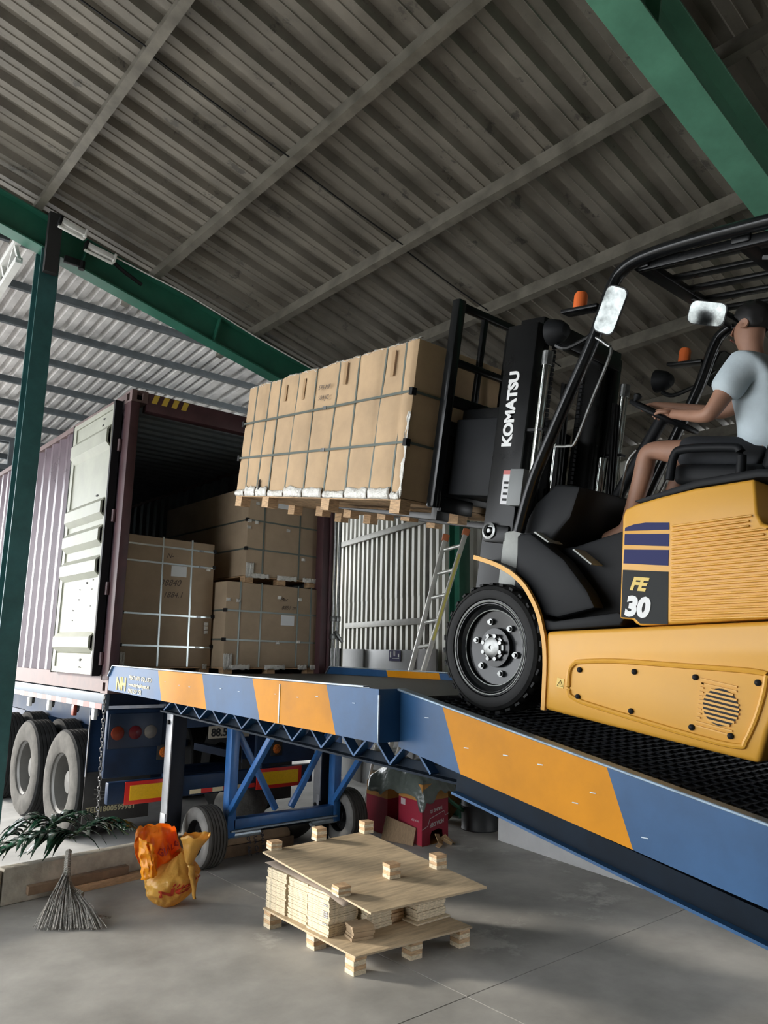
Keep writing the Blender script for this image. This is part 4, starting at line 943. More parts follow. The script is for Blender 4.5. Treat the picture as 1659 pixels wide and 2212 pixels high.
MB().box(-0.4435, -0.443, sp0.y-0.035, sp0.y+0.03, 1.335, 1.36).build('notice_header', mat('notice_red', (0.42, 0.08, 0.07), 0.4), fk)
for z in (1.18, 1.215, 1.25, 1.28): MB().box(-0.4437, -0.443, sp0.y-0.018, sp0.y+0.016, z, z+0.014).build('notice_print', M_black, fk)
MB().box(-0.50, -0.45, 0.09, 0.19, 1.15, 1.36).build('data_plate', mat('plate_grey', (0.16, 0.17, 0.17), 0.5), fk, bevel=0.004)
# carriage, load backrest, forks
YB = 0.93
for sx in (-1, 1):
    MB().box(sx*0.40-0.035, sx*0.40+0.035, YB-0.07, YB+0.0, 1.12, 2.50).build('backrest_post', M_blackgloss, fk, bevel=0.012)
    MB().box(sx*0.13-0.02, sx*0.13+0.02, YB-0.04, YB-0.005, 1.85, 2.47).build('backrest_bar', M_fk, fk, bevel=0.006)
    MB().box(sx*0.20-0.05, sx*0.20+0.05, 0.42, YB-0.045, 1.25, 1.80).build('carriage_plate', M_fk, fk, bevel=0.01)
    MB().prism([(YB-0.005, 1.045), (YB+0.045, 1.045), (2.05, 1.075), (2.05, 1.085), (YB+0.05, 1.090), (YB+0.045, 1.70), (YB-0.005, 1.70)], 'x', sx*0.27-0.06, sx*0.27+0.06).build('fork', mat('scuffed_fork', (0.05, 0.05, 0.05), 0.4, metal=0.4, var=0.3), fk, bevel=0.004)
for z, h in ((2.44, 0.05), (2.07, 0.045), (1.80, 0.07), (1.60, 0.10), (1.18, 0.11)): MB().box(-0.40, 0.40, YB-0.055, YB-0.006, z, z+h).build('carriage_bar', M_fk, fk, bevel=0.008)
MB().box(-0.30, 0.30, 0.40, 0.88, 1.22, 1.72).build('carriage_body', M_fkm, fk, bevel=0.01)
MB().box(-0.36, -0.06, 0.86, 0.90, 1.10, 1.20).build('carriage_foot', M_fk, fk, bevel=0.01)
# overhead guard
prof_g = [(-0.03, -0.03), (0.03, -0.03), (0.03, 0.03), (-0.03, 0.03)]
for sx in (-1, 1):
    x = sx*0.55
    pts = smooth_pts([(x, 0.03, 1.00), (x, -0.03, 1.30), (x, -0.17, 1.68), (x, -0.31, 2.04), (x, -0.375, 2.28), (x, -0.43, 2.375), (x, -0.56, 2.425), (x, -0.85, 2.448), (x, -1.4, 2.45), (x, -1.72, 2.42), (x, -1.82, 2.30), (x, -1.86, 1.8), (x, -1.90, 1.30), (x, -1.91, 1.04)], 5)
    MB().sweep(pts, [(0.032*math.cos(2*math.pi*i/12)*(1 if True else 1), 0.038*math.sin(2*math.pi*i/12)) for i in range(12)], up=(1, 0, 0.001)).build('guard_pillar', M_blackgloss, fk, smooth=True)
    MB().bar((x-sx*0.045, -0.50, 2.395), (x-sx*0.045, -1.65, 2.41), 0.03, 0.05).build('guard_rail', M_fk, fk, bevel=0.006)
for y, z in ((-0.52, 2.40), (-1.02, 2.415), (-1.64, 2.41)): MB().box(-0.53, 0.53, y-0.045, y+0.045, z-0.02, z+0.02).build('guard_crossbar', M_fk, fk, bevel=0.01)
for i in range(6):
    x = -0.43+i*0.172
    MB().box(x-0.03, x+0.03, -1.62, -0.55, 2.40, 2.425).build('guard_slat', M_fk, fk, bevel=0.01)
for i in range(3):
    x = -0.30+i*0.3; MB().bar((x-0.06, -1.05, 2.38), (x+0.10, -1.30, 2.38), 0.02, 0.012).build('guard_trim', mat('worn_grey_trim', (0.3, 0.31, 0.33), 0.4), fk)
# work lamps and turn signals on brackets
for sx in (-1, 1):
    c = Vector((sx*0.55, -0.05, 2.11)); pl = MB().lathe(c-Vector((0, 0.06, 0)), (0, 1, 0), [(0.0005, -0.02), (0.035, -0.015), (0.06, 0.02), (0.072, 0.07), (0.075, 0.085), (0.068, 0.088), (0.0005, 0.075)], 24).build('work_lamp', M_fkm, fk, smooth=True)
    MB().tube(smooth_pts([c+Vector((0, -0.02, -0.075)), c+Vector((0, -0.10, -0.10)), Vector((sx*0.55, -0.30, 2.06))], 4), 0.014, 8).build('lamp_bracket', M_fk, pl)
    MB().box(sx*0.55-0.04, sx*0.55+0.04, -0.33, -0.10, 2.195, 2.215).build('signal_bracket', M_fk, fk, bevel=0.004)
    MB().lathe((sx*0.55, -0.195, 2.212), (0, 0, 1), [(0.036, 0), (0.036, 0.075), (0.028, 0.092), (0.0005, 0.095)], 18).build('turn_signal', M_sig, fk, smooth=True)
# mirrors
def mirror(c, wd, ht, yawv, roll, name, arm):
    c = Vector(c); n = Vector(yawv).normalized(); u = Vector((0, 0, 1)).cross(n).normalized(); v = n.cross(u)
    u, v = u*math.cos(roll)+v*math.sin(roll), v*math.cos(roll)-u*math.sin(roll)
    out = []
    r = min(wd, ht)*0.28
    for cx, cy, a0 in ((wd/2-r, ht/2-r, 0), (-wd/2+r, ht/2-r, 90), (-wd/2+r, -ht/2+r, 180), (wd/2-r, -ht/2+r, 270)):
        for k in range(5): a = R(a0+k*22.5); out.append((cx+r*math.cos(a), cy+r*math.sin(a)))
    k = len(out)
    def ringv(sc, h): return [c+u*(a*sc)+v*(b*sc)+n*h for a, b in out]
    mb = MB(); mb.add(ringv(1, 0)+ringv(1.0, -0.015)+ringv(0.7, -0.035), [tuple(range(k))]+[(i, (i+1) % k, k+(i+1) % k, k+i) for i in range(k)]+[(k+i, k+(i+1) % k, 2*k+(i+1) % k, 2*k+i) for i in range(k)]+[tuple(range(2*k, 3*k))])
    o = mb.build(name, M_fk, fk)
    mb = MB(); mb.add(ringv(0.95, 0.001)+ringv(0.95, 0.003), [tuple(range(k)), tuple(range(k, 2*k))]+[(i, (i+1) % k, k+(i+1) % k, k+i) for i in range(k)])
    mb.build('mirror_glass', M_mirror, o)
    MB().tube(smooth_pts([c-n*0.03, (c+Vector(arm))/2+Vector((0, 0, 0.02)), arm], 4), 0.009, 6).build('mirror_arm', M_fk, o)
mirror(fl(1318, 670, 0.42), 0.11, 0.235, (-0.95, -0.255, -0.25), R(-20), 'side_mirror', (-0.55, -0.33, 2.12))
mirror(fl(1527, 677, 1.10), 0.20, 0.125, (-0.96, -0.17, -0.234), R(-12), 'rear_view_mirror', (-0.02, -0.52, 2.39))
mirror(fl(1556, 800, 1.78), 0.13, 0.23, (-0.40, -1.0, -0.3), R(-14), 'side_mirror', (0.55, -0.33, 2.08))
gb = [fl(*q, 0.48) for q in ((1288, 729), (1310, 744), (1319, 763), (1280, 860), (1244, 952), (1228, 963), (1201, 964))]
MB().tube(smooth_pts(gb, 4), 0.008, 8).build('grab_handle', M_steel, fk, smooth=True)
# steering column and wheel
sc_ = Vector((-0.02, -0.44, 1.735)); sn = Vector((0, -0.44, 0.90)).normalized()
MB().cyl((-0.02, -0.16, 1.18), sc_-sn*0.03, 0.035, n=12).build('steering_column', M_fkm, fk, smooth=True)
sw_ = []; e1 = Vector((1, 0, 0)); e2 = sn.cross(e1)
for i in range(28): a = 2*math.pi*i/28; sw_.append(sc_+e1*(0.19*math.cos(a))+e2*(0.19*math.sin(a)))
sw = MB().tube(sw_, 0.014, 8, closed=True).build('steering_wheel', M_fkm, fk, smooth=True)
for a in (0.5, 2.6, 4.7): MB().bar(sc_, sc_+e1*(0.185*math.cos(a))+e2*(0.185*math.sin(a)), 0.03, 0.012, up=sn).build('wheel_spoke', M_fkm, sw)
MB().cyl(sc_-sn*0.03, sc_+sn*0.015, 0.045, n=14).build('wheel_hub', M_fkm, sw, smooth=True)
kb = sc_+e1*-0.16+e2*0.10; MB().lathe(kb, sn, [(0.006, 0), (0.012, 0.02), (0.022, 0.035), (0.022, 0.05), (0.0005, 0.06)], 12).build('wheel_knob', M_fkm, sw, smooth=True)
MB().tube(smooth_pts([(-0.10, -0.28, 1.26), (-0.16, -0.34, 1.45), (-0.18, -0.40, 1.52)], 4), 0.008, 6).build('direction_lever', M_steel, fk)
for k in range(3):
    MB().tube([(0.26+0.05*k, -0.26, 1.25), (0.27+0.05*k, -0.36, 1.50)], 0.007, 6).build('lever_stem', M_steel, fk)
    MB().lathe((0.27+0.05*k, -0.36, 1.50), (0, -0.3, 1), [(0.008, 0), (0.017, 0.012), (0.017, 0.03), (0.0005, 0.042)], 12).build('lever_knob', M_fkm, fk, smooth=True)
# seat
MB().box(-0.25, 0.25, -1.12, -0.66, 1.33, 1.435).build('seat_cushion', M_fkm, fk, bevel=0.035, seg=3)
MB().prism([(-1.08, 1.40), (-1.18, 1.95), (-1.22, 2.0), (-1.28, 1.96), (-1.22, 1.40)], 'x', -0.24, 0.24).build('seat_back', M_fkm, fk, bevel=0.03, seg=3)
for sx in (-1, 1):
    MB().tube(smooth_pts([(sx*0.30, -0.68, 1.34), (sx*0.30, -0.69, 1.46), (sx*0.30, -0.74, 1.495), (sx*0.30, -0.95, 1.50), (sx*0.30, -1.02, 1.48), (sx*0.30, -1.03, 1.36)], 5), 0.022, 10).build('hip_guard', M_fkm, fk, smooth=True)

# ---------------------------------------------------------------- raised load on the forks
LA = R(9.1)
LO = Vector((1.1, 0, 0))+Vector((0, FO.y+0.985*math.cos(FA)-1.066*math.sin(FA), FO.z+0.985*math.sin(FA)+1.095*math.cos(FA)))
ld = thing('carton_load', 'long strapped carton load raised on the forklift forks', 'carton load', LO, (LA, 0, 0), local=True)
LX0, LX1, LL = -0.60, 0.56, 2.165; lz0 = 0.055
LH = lambda y: lerp(1.105, 0.985, y/LL)
sy = [0.10+0.0, 0.335, 0.60, 0.865, 1.13, 1.395, 1.64, 1.83, 2.01]
edges = [0.0]+sy+[LL]
def side(y, zf):
    """bulge of the carton face between the straps"""
    for a, b in zip(edges[:-1], edges[1:]):
        if a <= y <= b:
            t = (y-a)/(b-a); return 0.020*(1-(2*t-1)**4)*(0.6+0.4*math.sin(a*17+zf*2.3))+0.006*noise.noise((y*6, zf*3, 1.0))
    return 0
body = MB(); NY, NZ = 90, 12
def topz(y): return LH(y)+0.012*noise.noise((y*5, 2.0, 0))
def fL(u, v): y = u*LL; zf = v; return Vector((LX0-side(y, zf), y, lerp(lz0, topz(y), v)))
def fR(u, v): y = (1-u)*LL; return Vector((LX1+side(y, v), y, lerp(lz0, topz(y), v)))
def fT(u, v): y = u*LL; return lerp(Vector((LX0-side(y, 1), y, topz(y))), Vector((LX1+side(y, 1), y, topz(y))), v)
def fB(u, v): y = u*LL; return lerp(Vector((LX1+side(y, 0), y, lz0)), Vector((LX0-side(y, 0), y, lz0)), v)
body.grid(fL, NY, NZ).grid(fR, NY, NZ).grid(fT, NY, 4).grid(fB, NY, 1)
for y in (0.0, LL):
    body.grid(lambda u, v: Vector((lerp(LX0-side(y, v), LX1+side(y, v), u), y+(0.012*math.sin(math.pi*u)*math.sin(math.pi*v))*(-1 if y == 0 else 1), lerp(lz0, topz(y), v))), 12, NZ)
bo = body.build('carton_body', M_card, ld, smooth=True, angle=50)
def sx_(y): return LX0-0.002
for y in sy:
    lean = 0.02*math.sin(y*13)
    MB().bar((LX0-0.004, y, lz0-0.01), (LX0-0.004, y+lean, topz(y)+0.003), 0.004, 0.017, up=(0, 1, 0)).build('strap', M_strap, ld)
    MB().bar((LX0-0.004, y+lean, topz(y)+0.004), (LX1+0.004, y+lean, topz(y)+0.004), 0.017, 0.003).build('strap', M_strap, ld)
for f0, f1 in ((0.665, 0.655), (0.345, 0.335)):
    P = [Vector((LX0-0.024, 0.0, lerp(lz0, LH(0), f0))), Vector((LX0-0.024, LL, lerp(lz0, LH(LL), f1)))]
    MB().bar(P[0], P[1], 0.003, 0.017).build('strap', M_strap, ld)
    for ye, zz in ((-0.012, P[0].z), (LL+0.012, P[1].z)): MB().bar((LX0-0.024, ye, zz), (LX1+0.024, ye, zz), 0.003, 0.017).build('strap', M_strap, ld)
    for ye, zz in ((0.0, P[0].z), (LL, P[1].z)): MB().box(LX0-0.028, LX0+0.012, ye-0.016, ye+0.016, zz-0.024, zz+0.024).build('corner_guard', M_black, ld)
    c = lerp(P[0], P[1], 0.44 if f0 > 0.5 else 0.42)
    MB().box(c.x-0.006, c.x, c.y-0.024, c.y+0.024, c.z-0.013, c.z+0.013).build('strap_seal', M_steel, ld)
# film hem along the bottom and top edges
M_film2 = M_film
for k, (a, b) in enumerate(zip(edges[:-1], edges[1:])):
    if b-a < 0.05: continue
    hh = 0.05+0.03*abs(math.sin(k*2.1))
    def hem(u, v): y = lerp(a+0.006, b-0.006, u); return Vector((LX0-side(y, 0)-0.006-0.010*math.sin(v*math.pi)-0.006*noise.noise((u*10+k*3, v*4, 0.3)), y, lz0-0.012+v*hh*(1+0.25*noise.noise((u*4, k*1.7, 0)))))
    MB().grid(hem, 14, 5).build('film_hem', M_film2, ld, smooth=True, solid=0.001)
    def crest(u, v): y = lerp(a+0.006, b-0.006, u); return Vector((LX0-side(y, 1)-0.004+v*0.05, y, topz(y)+0.004-0.02*(1-v)*(0.4+abs(noise.noise((u*5, k*2.2, 1))))+0.016*math.sin(v*2.0)+0.012*noise.noise((u*8+k, v*3, 4.4))))
    MB().grid(crest, 14, 4).build('film_crest', M_film2, ld, smooth=True, solid=0.001)
def film_edge(u, v): z = lerp(0.05, 0.62, v); return Vector((LX0-0.010-0.012*noise.noise((u*4, v*9, 2.0)), -0.006+u*0.05*(0.5+abs(noise.noise((v*6, 0, 5)))), z))
MB().grid(film_edge, 5, 20).build('film_edge', M_film2, ld, smooth=True, solid=0.001)
for k, (a, ww, z0, z1) in enumerate([(0.20, 0.035, 0.80, 0.97), (0.73, 0.035, 0.82, 0.98), (1.26, 0.03, 0.78, 0.95), (1.52, 0.03, 0.80, 0.94)]):
    MB().box(LX0-0.0245, LX0-0.0205, a, a+ww, z0*LH(a), z1*LH(a)-0.01).build('tape_strip', M_tape, ld)
for s, y, z in (('595 MF', 1.07, 0.86), ('584 JC', 1.06, 0.78)):
    text_mb(s, 0.05, (LX0-0.0255, y, z), (0, -1, 0), (0, 0, 1), 0.0005, shear=0.2).build('handwriting', M_marker, ld)
MB().prism([(1.745, 0.07), (1.775, 0.07), (1.77, 0.17), (1.755, 0.18)], 'x', LX0-0.027, LX0-0.02).build('torn_hole', M_black, ld)
MB().box(LX0, LX1, 0.0, LL, lz0-0.018, lz0-0.004).build('pallet_deck', M_block, ld)
for x in (LX0+0.0, -0.06, LX1-0.09):
    for y in (0.0, 0.50, 0.78, 1.22, 1.62, 2.06):
        if abs(x+0.06) < 0.01 or y not in (0.50, 1.22):
            MB().box(x, x+0.09, y, y+0.10, -0.045, lz0-0.018).build('pallet_block', M_block, ld)
# ---------------------------------------------------------------- operator
M_skin = mat('skin', (0.36, 0.19, 0.125), 0.55, var=0.1, vscale=12)
M_hair = mat('black_hair', (0.012, 0.011, 0.011), 0.5, var=0.3, vscale=60)
M_shirt = mat('pale_blue_shirt', (0.50, 0.58, 0.62), 0.8, var=0.1, vscale=6, bump=0.4, bscale=9)
M_short = mat('black_shorts', (0.016, 0.018, 0.022), 0.8, bump=0.3, bscale=10)
M_shoe = mat('dark_shoe', (0.03, 0.03, 0.03), 0.6)
pr = thing('person', 'operator in pale blue T-shirt and black shorts steering the forklift', 'person', FO, (FA, 0, 0), local=True)
# joints (forklift frame: x right, y forward, z up)
pel = (0, -1.00, 1.50); spn = (0, -0.99, 1.66); che = (0, -0.94, 1.84); nck = (0, -0.90, 1.99); nk2 = (0, -0.875, 2.06)
hdb = (0, -0.85, 2.13); hdt = (0, -0.855, 2.235)
lsh = (-0.185, -0.925, 1.925); lel = (-0.27, -0.83, 1.66); lwr = (-0.175, -0.60, 1.705)
rsh = (0.185, -0.915, 1.93); rel_ = (0.24, -0.64, 1.80); rwr = (0.13, -0.36, 1.83)
lhp = (-0.095, -0.99, 1.49); lkn = (-0.17, -0.46, 1.52); lan = (-0.16, -0.38, 1.09); lft = (-0.15, -0.24, 1.02)
rhp = (0.095, -0.99, 1.49); rkn = (0.16, -0.50, 1.52); ran = (0.15, -0.36, 1.09); rft = (0.15, -0.22, 1.02)
def sk_obj(name, J, E, m, root=0, sub=2):
    me = bpy.data.meshes.new(name); me.from_pydata([j[0] for j in J], E, [])
    o = bpy.data.objects.new(name, me); COL.objects.link(o)
    md = o.modifiers.new('skin', 'SKIN'); md.use_smooth_shade = True
    if not me.skin_vertices: me.attributes  # layer comes with the modifier
    sv = me.skin_vertices[0].data if me.skin_vertices else None
    for i, j in enumerate(J):
        r = j[1]; sv[i].radius = (r, r) if not isinstance(r, tuple) else r; sv[i].use_root = (i == root)
    s = o.modifiers.new('sub', 'SUBSURF'); s.levels = sub; s.render_levels = sub
    dg = bpy.context.evaluated_depsgraph_get(); nm = bpy.data.meshes.new_from_object(o.evaluated_get(dg)); nm.name = name
    bpy.data.objects.remove(o); nm.materials.clear(); nm.materials.append(m)
    nm.polygons.foreach_set('use_smooth', [True]*len(nm.polygons))
    o = bpy.data.objects.new(name, nm); COL.objects.link(o); o.parent = pr; OFF[o] = Vector()
    return o
def hand(J, E, wi, wrist, d, up, side_, curl=0.6):
    """palm and five fingers grown from wrist index wi"""
    w_ = Vector(wrist); d = Vector(d).normalized(); up = Vector(up).normalized(); s = d.cross(up).normalized()*side_
    k = len(J); J.append((tuple(w_+d*0.055), (0.034, 0.017))); E.append((wi, k))
    for f, (off, ln) in enumerate(((-0.030, 0.062), (-0.010, 0.072), (0.010, 0.068), (0.028, 0.052))):
        b = w_+d*0.088+s*off; m1 = b+d*ln*0.42-up*0.016*curl; m2 = m1+d*ln*0.22*(1-curl*0.5)-up*ln*0.42*curl; m3 = m2-d*ln*0.18*curl-up*ln*0.25*curl
        i = len(J); J += [(tuple(b), 0.0095), (tuple(m1), 0.0088), (tuple(m2), 0.0082), (tuple(m3), 0.007)]
        E += [(k, i), (i, i+1), (i+1, i+2), (i+2, i+3)]
    b = w_+d*0.035-s*0.034; m1 = b+d*0.030-s*0.020-up*0.014; m2 = m1+d*0.026-up*0.02
    i = len(J); J += [(tuple(b), 0.012), (tuple(m1), 0.010), (tuple(m2), 0.0082)]; E += [(k, i), (i, i+1), (i+1, i+2)]
J = [(pel, (0.125, 0.10)), (spn, (0.12, 0.095)), (che, (0.135, 0.10)), (nck, (0.055, 0.055)), (nk2, (0.052, 0.055)), (hdb, (0.070, 0.082)), (hdt, (0.074, 0.088)),
     (lsh, 0.062), (lel, 0.042), (lwr, 0.027), (rsh, 0.062), (rel_, 0.042), (rwr, 0.027),
     (lhp, 0.095), (lkn, 0.060), (lan, 0.038), (lft, 0.036), (rhp, 0.095), (rkn, 0.060), (ran, 0.038), (rft, 0.036)]
E = [(0, 1), (1, 2), (2, 3), (3, 4), (4, 5), (5, 6), (2, 7), (7, 8), (8, 9), (2, 10), (10, 11), (11, 12), (0, 13), (13, 14), (14, 15), (15, 16), (0, 17), (17, 18), (18, 19), (19, 20)]
# fuller calves
for a, b in ((14, 15), (18, 19)):
    pa, pb = Vector(J[a][0]), Vector(J[b][0]); J.append((tuple(lerp(pa, pb, 0.35)+Vector((0, -0.015, 0))), 0.054)); E.remove((a, b)); E += [(a, len(J)-1), (len(J)-1, b)]
hand(J, E, 9, lwr, Vector((0.03, 0.10, 0.03)), (0.0, -0.30, 0.95), 1, 0.8)
hand(J, E, 12, rwr, Vector((-0.03, 0.10, 0.01)), (0.0, -0.30, 0.95), -1, 0.7)
body_p = sk_obj('body', J, E, M_skin)
# face: nose, eyes, mouth, ears on the head
hc = Vector((0, -0.85, 2.19))
MB().add([(0, -0.752, 2.155), (-0.014, -0.768, 2.15), (0.014, -0.768, 2.15), (0, -0.772, 2.20), (0, -0.765, 2.145)], [(0, 1, 3), (0, 3, 2), (0, 4, 1), (0, 2, 4)]).build('nose', M_skin, pr)
for sx in (-1, 1):
    MB().lathe((sx*0.03, -0.773, 2.195), (0, 1, 0), [(0.010, -0.004), (0.007, 0.003), (0.0005, 0.004)], 10).build('eye', M_black, pr, smooth=True)
    MB().lathe((sx*0.078, -0.86, 2.18), (sx, 0.1, 0), [(0.004, -0.004), (0.026, 0.002), (0.024, 0.010), (0.010, 0.008), (0.0005, 0.004)], 14).build('ear', M_skin, pr, smooth=True)
MB().box(-0.022, 0.022, -0.772, -0.766, 2.118, 2.126).build('mouth', mat('lip', (0.30, 0.11, 0.09), 0.5), pr, bevel=0.002)
def hairf(u, v):
    th = 2*math.pi*u; ph = v*math.pi*0.70
    front = math.cos(th-math.pi/2)      # +1 forward
    ph *= 1.0-0.50*max(0, front)
    r = 0.090+0.010*noise.noise((math.cos(th)*3, math.sin(th)*3, v*5))
    return hc+Vector((0.90*r*math.cos(th)*math.sin(ph), 1.08*r*math.sin(th)*math.sin(ph)-0.012, 0.03+1.06*r*math.cos(ph)))
MB().grid(hairf, 28, 12, wrapu=True).build('hair', M_hair, pr, smooth=True, solid=0.006)
# clothes
JS = [((0, -1.02, 1.46), (0.185, 0.160)), ((0, -1.02, 1.60), (0.180, 0.155)), ((0, -0.985, 1.78), (0.180, 0.155)), ((0, -0.945, 1.90), (0.145, 0.130)), ((0, -0.915, 1.975), (0.080, 0.085)),
      (lsh, 0.090), (tuple(lerp(Vector(lsh), Vector(lel), 0.62)), 0.085), (rsh, 0.090), (tuple(lerp(Vector(rsh), Vector(rel_), 0.55)), 0.080)]
ES = [(0, 1), (1, 2), (2, 3), (3, 4), (3, 5), (5, 6), (3, 7), (7, 8)]
sk_obj('shirt', JS, ES, M_shirt)
JP = [((0, -1.02, 1.47), (0.145, 0.12)), ((0, -0.99, 1.54), (0.135, 0.11)), (lhp, 0.11), (tuple(lerp(Vector(lhp), Vector(lkn), 0.45)), 0.098), (tuple(lerp(Vector(lhp), Vector(lkn), 0.72)), 0.096),
      (rhp, 0.11), (tuple(lerp(Vector(rhp), Vector(rkn), 0.45)), 0.098), (tuple(lerp(Vector(rhp), Vector(rkn), 0.72)), 0.096)]
EP = [(0, 1), (0, 2), (2, 3), (3, 4), (0, 5), (5, 6), (6, 7)]
sk_obj('shorts', JP, EP, M_short)
for a, f in ((lan, lft), (ran, rft)):
    c = lerp(Vector(a), Vector(f), 0.6); MB().hexa([(c.x-0.045, c.y-0.13, 0.947), (c.x+0.045, c.y-0.13, 0.947), (c.x+0.048, c.y+0.15, 0.947), (c.x-0.048, c.y+0.15, 0.947)],
        [(c.x-0.04, c.y-0.12, 1.06), (c.x+0.04, c.y-0.12, 1.06), (c.x+0.035, c.y+0.13, 1.0), (c.x-0.035, c.y+0.13, 1.0)]).build('shoe', M_shoe, pr, bevel=0.02, seg=3)
# ---------------------------------------------------------------- upturned pallet and stacks of plywood under the ramp
M_plyf = mat('birch_plywood_face', (0.50, 0.385, 0.245), 0.65, var=0.30, vscale=5, stretch=(0.8, 6, 1), wear=(0.24, 0.16, 0.09), wscale=9, wcut=0.73, detail=8)
M_plye = mat('plywood_edge', (0.66, 0.55, 0.38), 0.7, var=0.35, vscale=40, stretch=(1, 1, 3), wear=(0.20, 0.13, 0.08), wscale=24, wcut=0.70)
M_plyd = mat('plywood_underside', (0.36, 0.26, 0.16), 0.75, var=0.25, vscale=6)
M_kraft = mat('grey_kraft_card', (0.26, 0.21, 0.165), 0.85, var=0.2, vscale=8)
def block_on(t, c, s, h, rot, m=M_block, name='block'):
    """laminated plywood block built of four plies"""
    b = None
    for k in range(4):
        mb = MB(); z0, z1 = c.z+h*k/4, c.z+h*(k+1)/4-0.0008; j = random.uniform(-0.0025, 0.0025)
        P = [Vector((c.x+j+s*(a*math.cos(rot)-b_*math.sin(rot)), c.y+s*(a*math.sin(rot)+b_*math.cos(rot)), 0)) for a, b_ in ((-.5, -.5), (.5, -.5), (.5, .5), (-.5, .5))]
        mb.hexa([p+Vector((0, 0, z0)) for p in P], [p+Vector((0, 0, z1)) for p in P])
        if b is None: b = mb.build(name, [M_plye, M_block][k % 2], t)
        else: mb.build('ply', [M_plye, M_block][k % 2], b)
    return b
bp_ = thing('plywood_pallet', 'low plywood pallet on block feet under the board stacks', 'pallet', (0.82, -2.7, 0))
A, B, C, D = Vector((0.372, -2.165, 0)), Vector((0.345, -3.225, 0)), Vector((1.255, -3.30, 0)), Vector((1.31, -2.24, 0))
MB().hexa([v+Vector((0, 0, 0.106)) for v in (B, C, D, A)], [v+Vector((0, 0, 0.118)) for v in (B, C, D, A)]).build('deck', M_plyf, bp_, bevel=0.001, seg=1)
for c in ((0.425, -2.215), (0.445, -2.70), (0.405, -3.155), (0.825, -3.19), (1.205, -3.235), (1.25, -2.30), (0.82, -2.25)):
    block_on(bp_, Vector((*c, 0.0)), 0.09, 0.1055, R(-3), name='foot')
def board_stack_(label, x0, x1, y0, y1, z0, n, th, grp, jx=0.004, jy=0.005, m=None, rot=0.0, name='plywood_board'):
    made = []; proto = None
    ords = ['lowest', 'second lowest', 'third lowest']+['%dth from the bottom' % (i+1) for i in range(3, n)]
    if n > 1: ords[n-1] = 'topmost'
    for k in range(n):
        cx, cy = (x0+x1)/2, (y0+y1)/2
        if proto is None:
            mb = MB().box(-(x1-x0)/2, (x1-x0)/2, -(y1-y0)/2, (y1-y0)/2, 0, th-0.0012)
            o = mb.build(name, m or M_plye, None); proto = o; tag(o, label, 'board', grp)
        else:
            o = proto.copy(); COL.objects.link(o)
        if n > 1: o['label'] = label+', '+ords[k]
        o.location = (cx+random.uniform(-jx, jx), cy+random.uniform(-jy, jy), z0+k*th+0.0004); o.rotation_euler[2] = rot+R(random.uniform(-0.5, 0.5)); made.append(o)
    return made
board_stack = board_stack_
G = 'stacked plywood boards on the low pallet'
z0 = 0.119
board_stack('board in the rear left plywood stack on the low pallet', 0.398, 0.64, -2.40, -2.165, z0, 17, 0.0150, G)
board_stack('board in the middle left plywood stack on the low pallet', 0.405, 0.64, -2.645, -2.425, z0, 24, 0.0104, G)
front = board_stack('board in the printed front left plywood stack', 0.392, 0.62, -2.895, -2.665, z0, 19, 0.0131, G)
board_stack('board in the short plywood stack behind the loose pile', 0.655, 0.86, -2.955, -2.72, z0, 14, 0.0150, G)
board_stack('offcut in the narrow brick-like plywood stack', 0.872, 0.975, -2.94, -2.76, z0, 12, 0.0185, G, m=M_block)
board_stack('long board in the right plywood stack', 1.005, 1.265, -3.04, -2.50, z0+0.012, 17, 0.0158, G, jx=0.006, jy=0.008)
board_stack('dark offcut in the loose pile on the low pallet', 0.485, 0.63, -3.06, -2.95, z0, 5, 0.0165, G, jx=0.012, jy=0.010, m=M_plyd, rot=R(-14))
board_stack('board in the inner plywood stack below the upturned pallet', 0.66, 0.98, -2.52, -2.24, z0, 17, 0.0170, G)
board_stack('single flat plywood strip under the right stack', 0.97, 1.275, -3.085, -2.50, z0, 1, 0.011, G)
# stencilled print on the ends of the front stack's boards
def on_board(b_, mb, m, name):
    mb.v = [v-b_.location for v in mb.v]; o = mb.build(name, m, None); o.parent = b_; return o
for k in (5, 8, 9, 10, 13):
    b_ = front[k]; z = b_.location.z+0.006; xf = b_.location.x-0.1155
    pl = on_board(b_, MB().box(xf-0.0008, xf, -2.885, -2.838, z-0.005, z+0.005), M_black, 'stencil_bar')
    for j in range(4):
        o = on_board(b_, MB().box(xf-0.0016, xf-0.0009, -2.881+j*0.011, -2.874+j*0.011, z-0.003, z+0.003), M_sheet, 'stencil_mark')
# grey card between stacks and the upturned pallet
def kraft(u, v):
    p = lerp(lerp(Vector((0.385, -2.15, 0.402)), Vector((0.375, -3.06, 0.375)), u), lerp(Vector((1.2, -2.2, 0.413)), Vector((0.72, -3.10, 0.40)), u), v)
    return p+Vector((0.012*noise.noise((u*9, 0, 0))*(1-v), 0, 0.010*noise.noise((u*4, v*3, 1.1))-0.035*max(0, u-0.75)*4*(1-v)))
top('cardboard_sheet', MB().grid(kraft, 24, 10), M_kraft, 'crumpled grey card sheet sandwiched under the upturned pallet', 'cardboard', solid=0.004, smooth=True)
up = thing('upturned_pallet', 'plywood pallet lying upside down on the stacks, its blocks pointing up', 'pallet', (0.78, -2.8, 0.42))
T = [Vector((0.245, -3.475, 0.424)), Vector((1.125, -3.545, 0.424)), Vector((1.36, -2.045, 0.452)), Vector((0.392, -2.10, 0.452))]
MB().hexa(T, [v+Vector((0, 0, 0.012)) for v in T]).build('deck', M_plyf, up, bevel=0.001, seg=1)
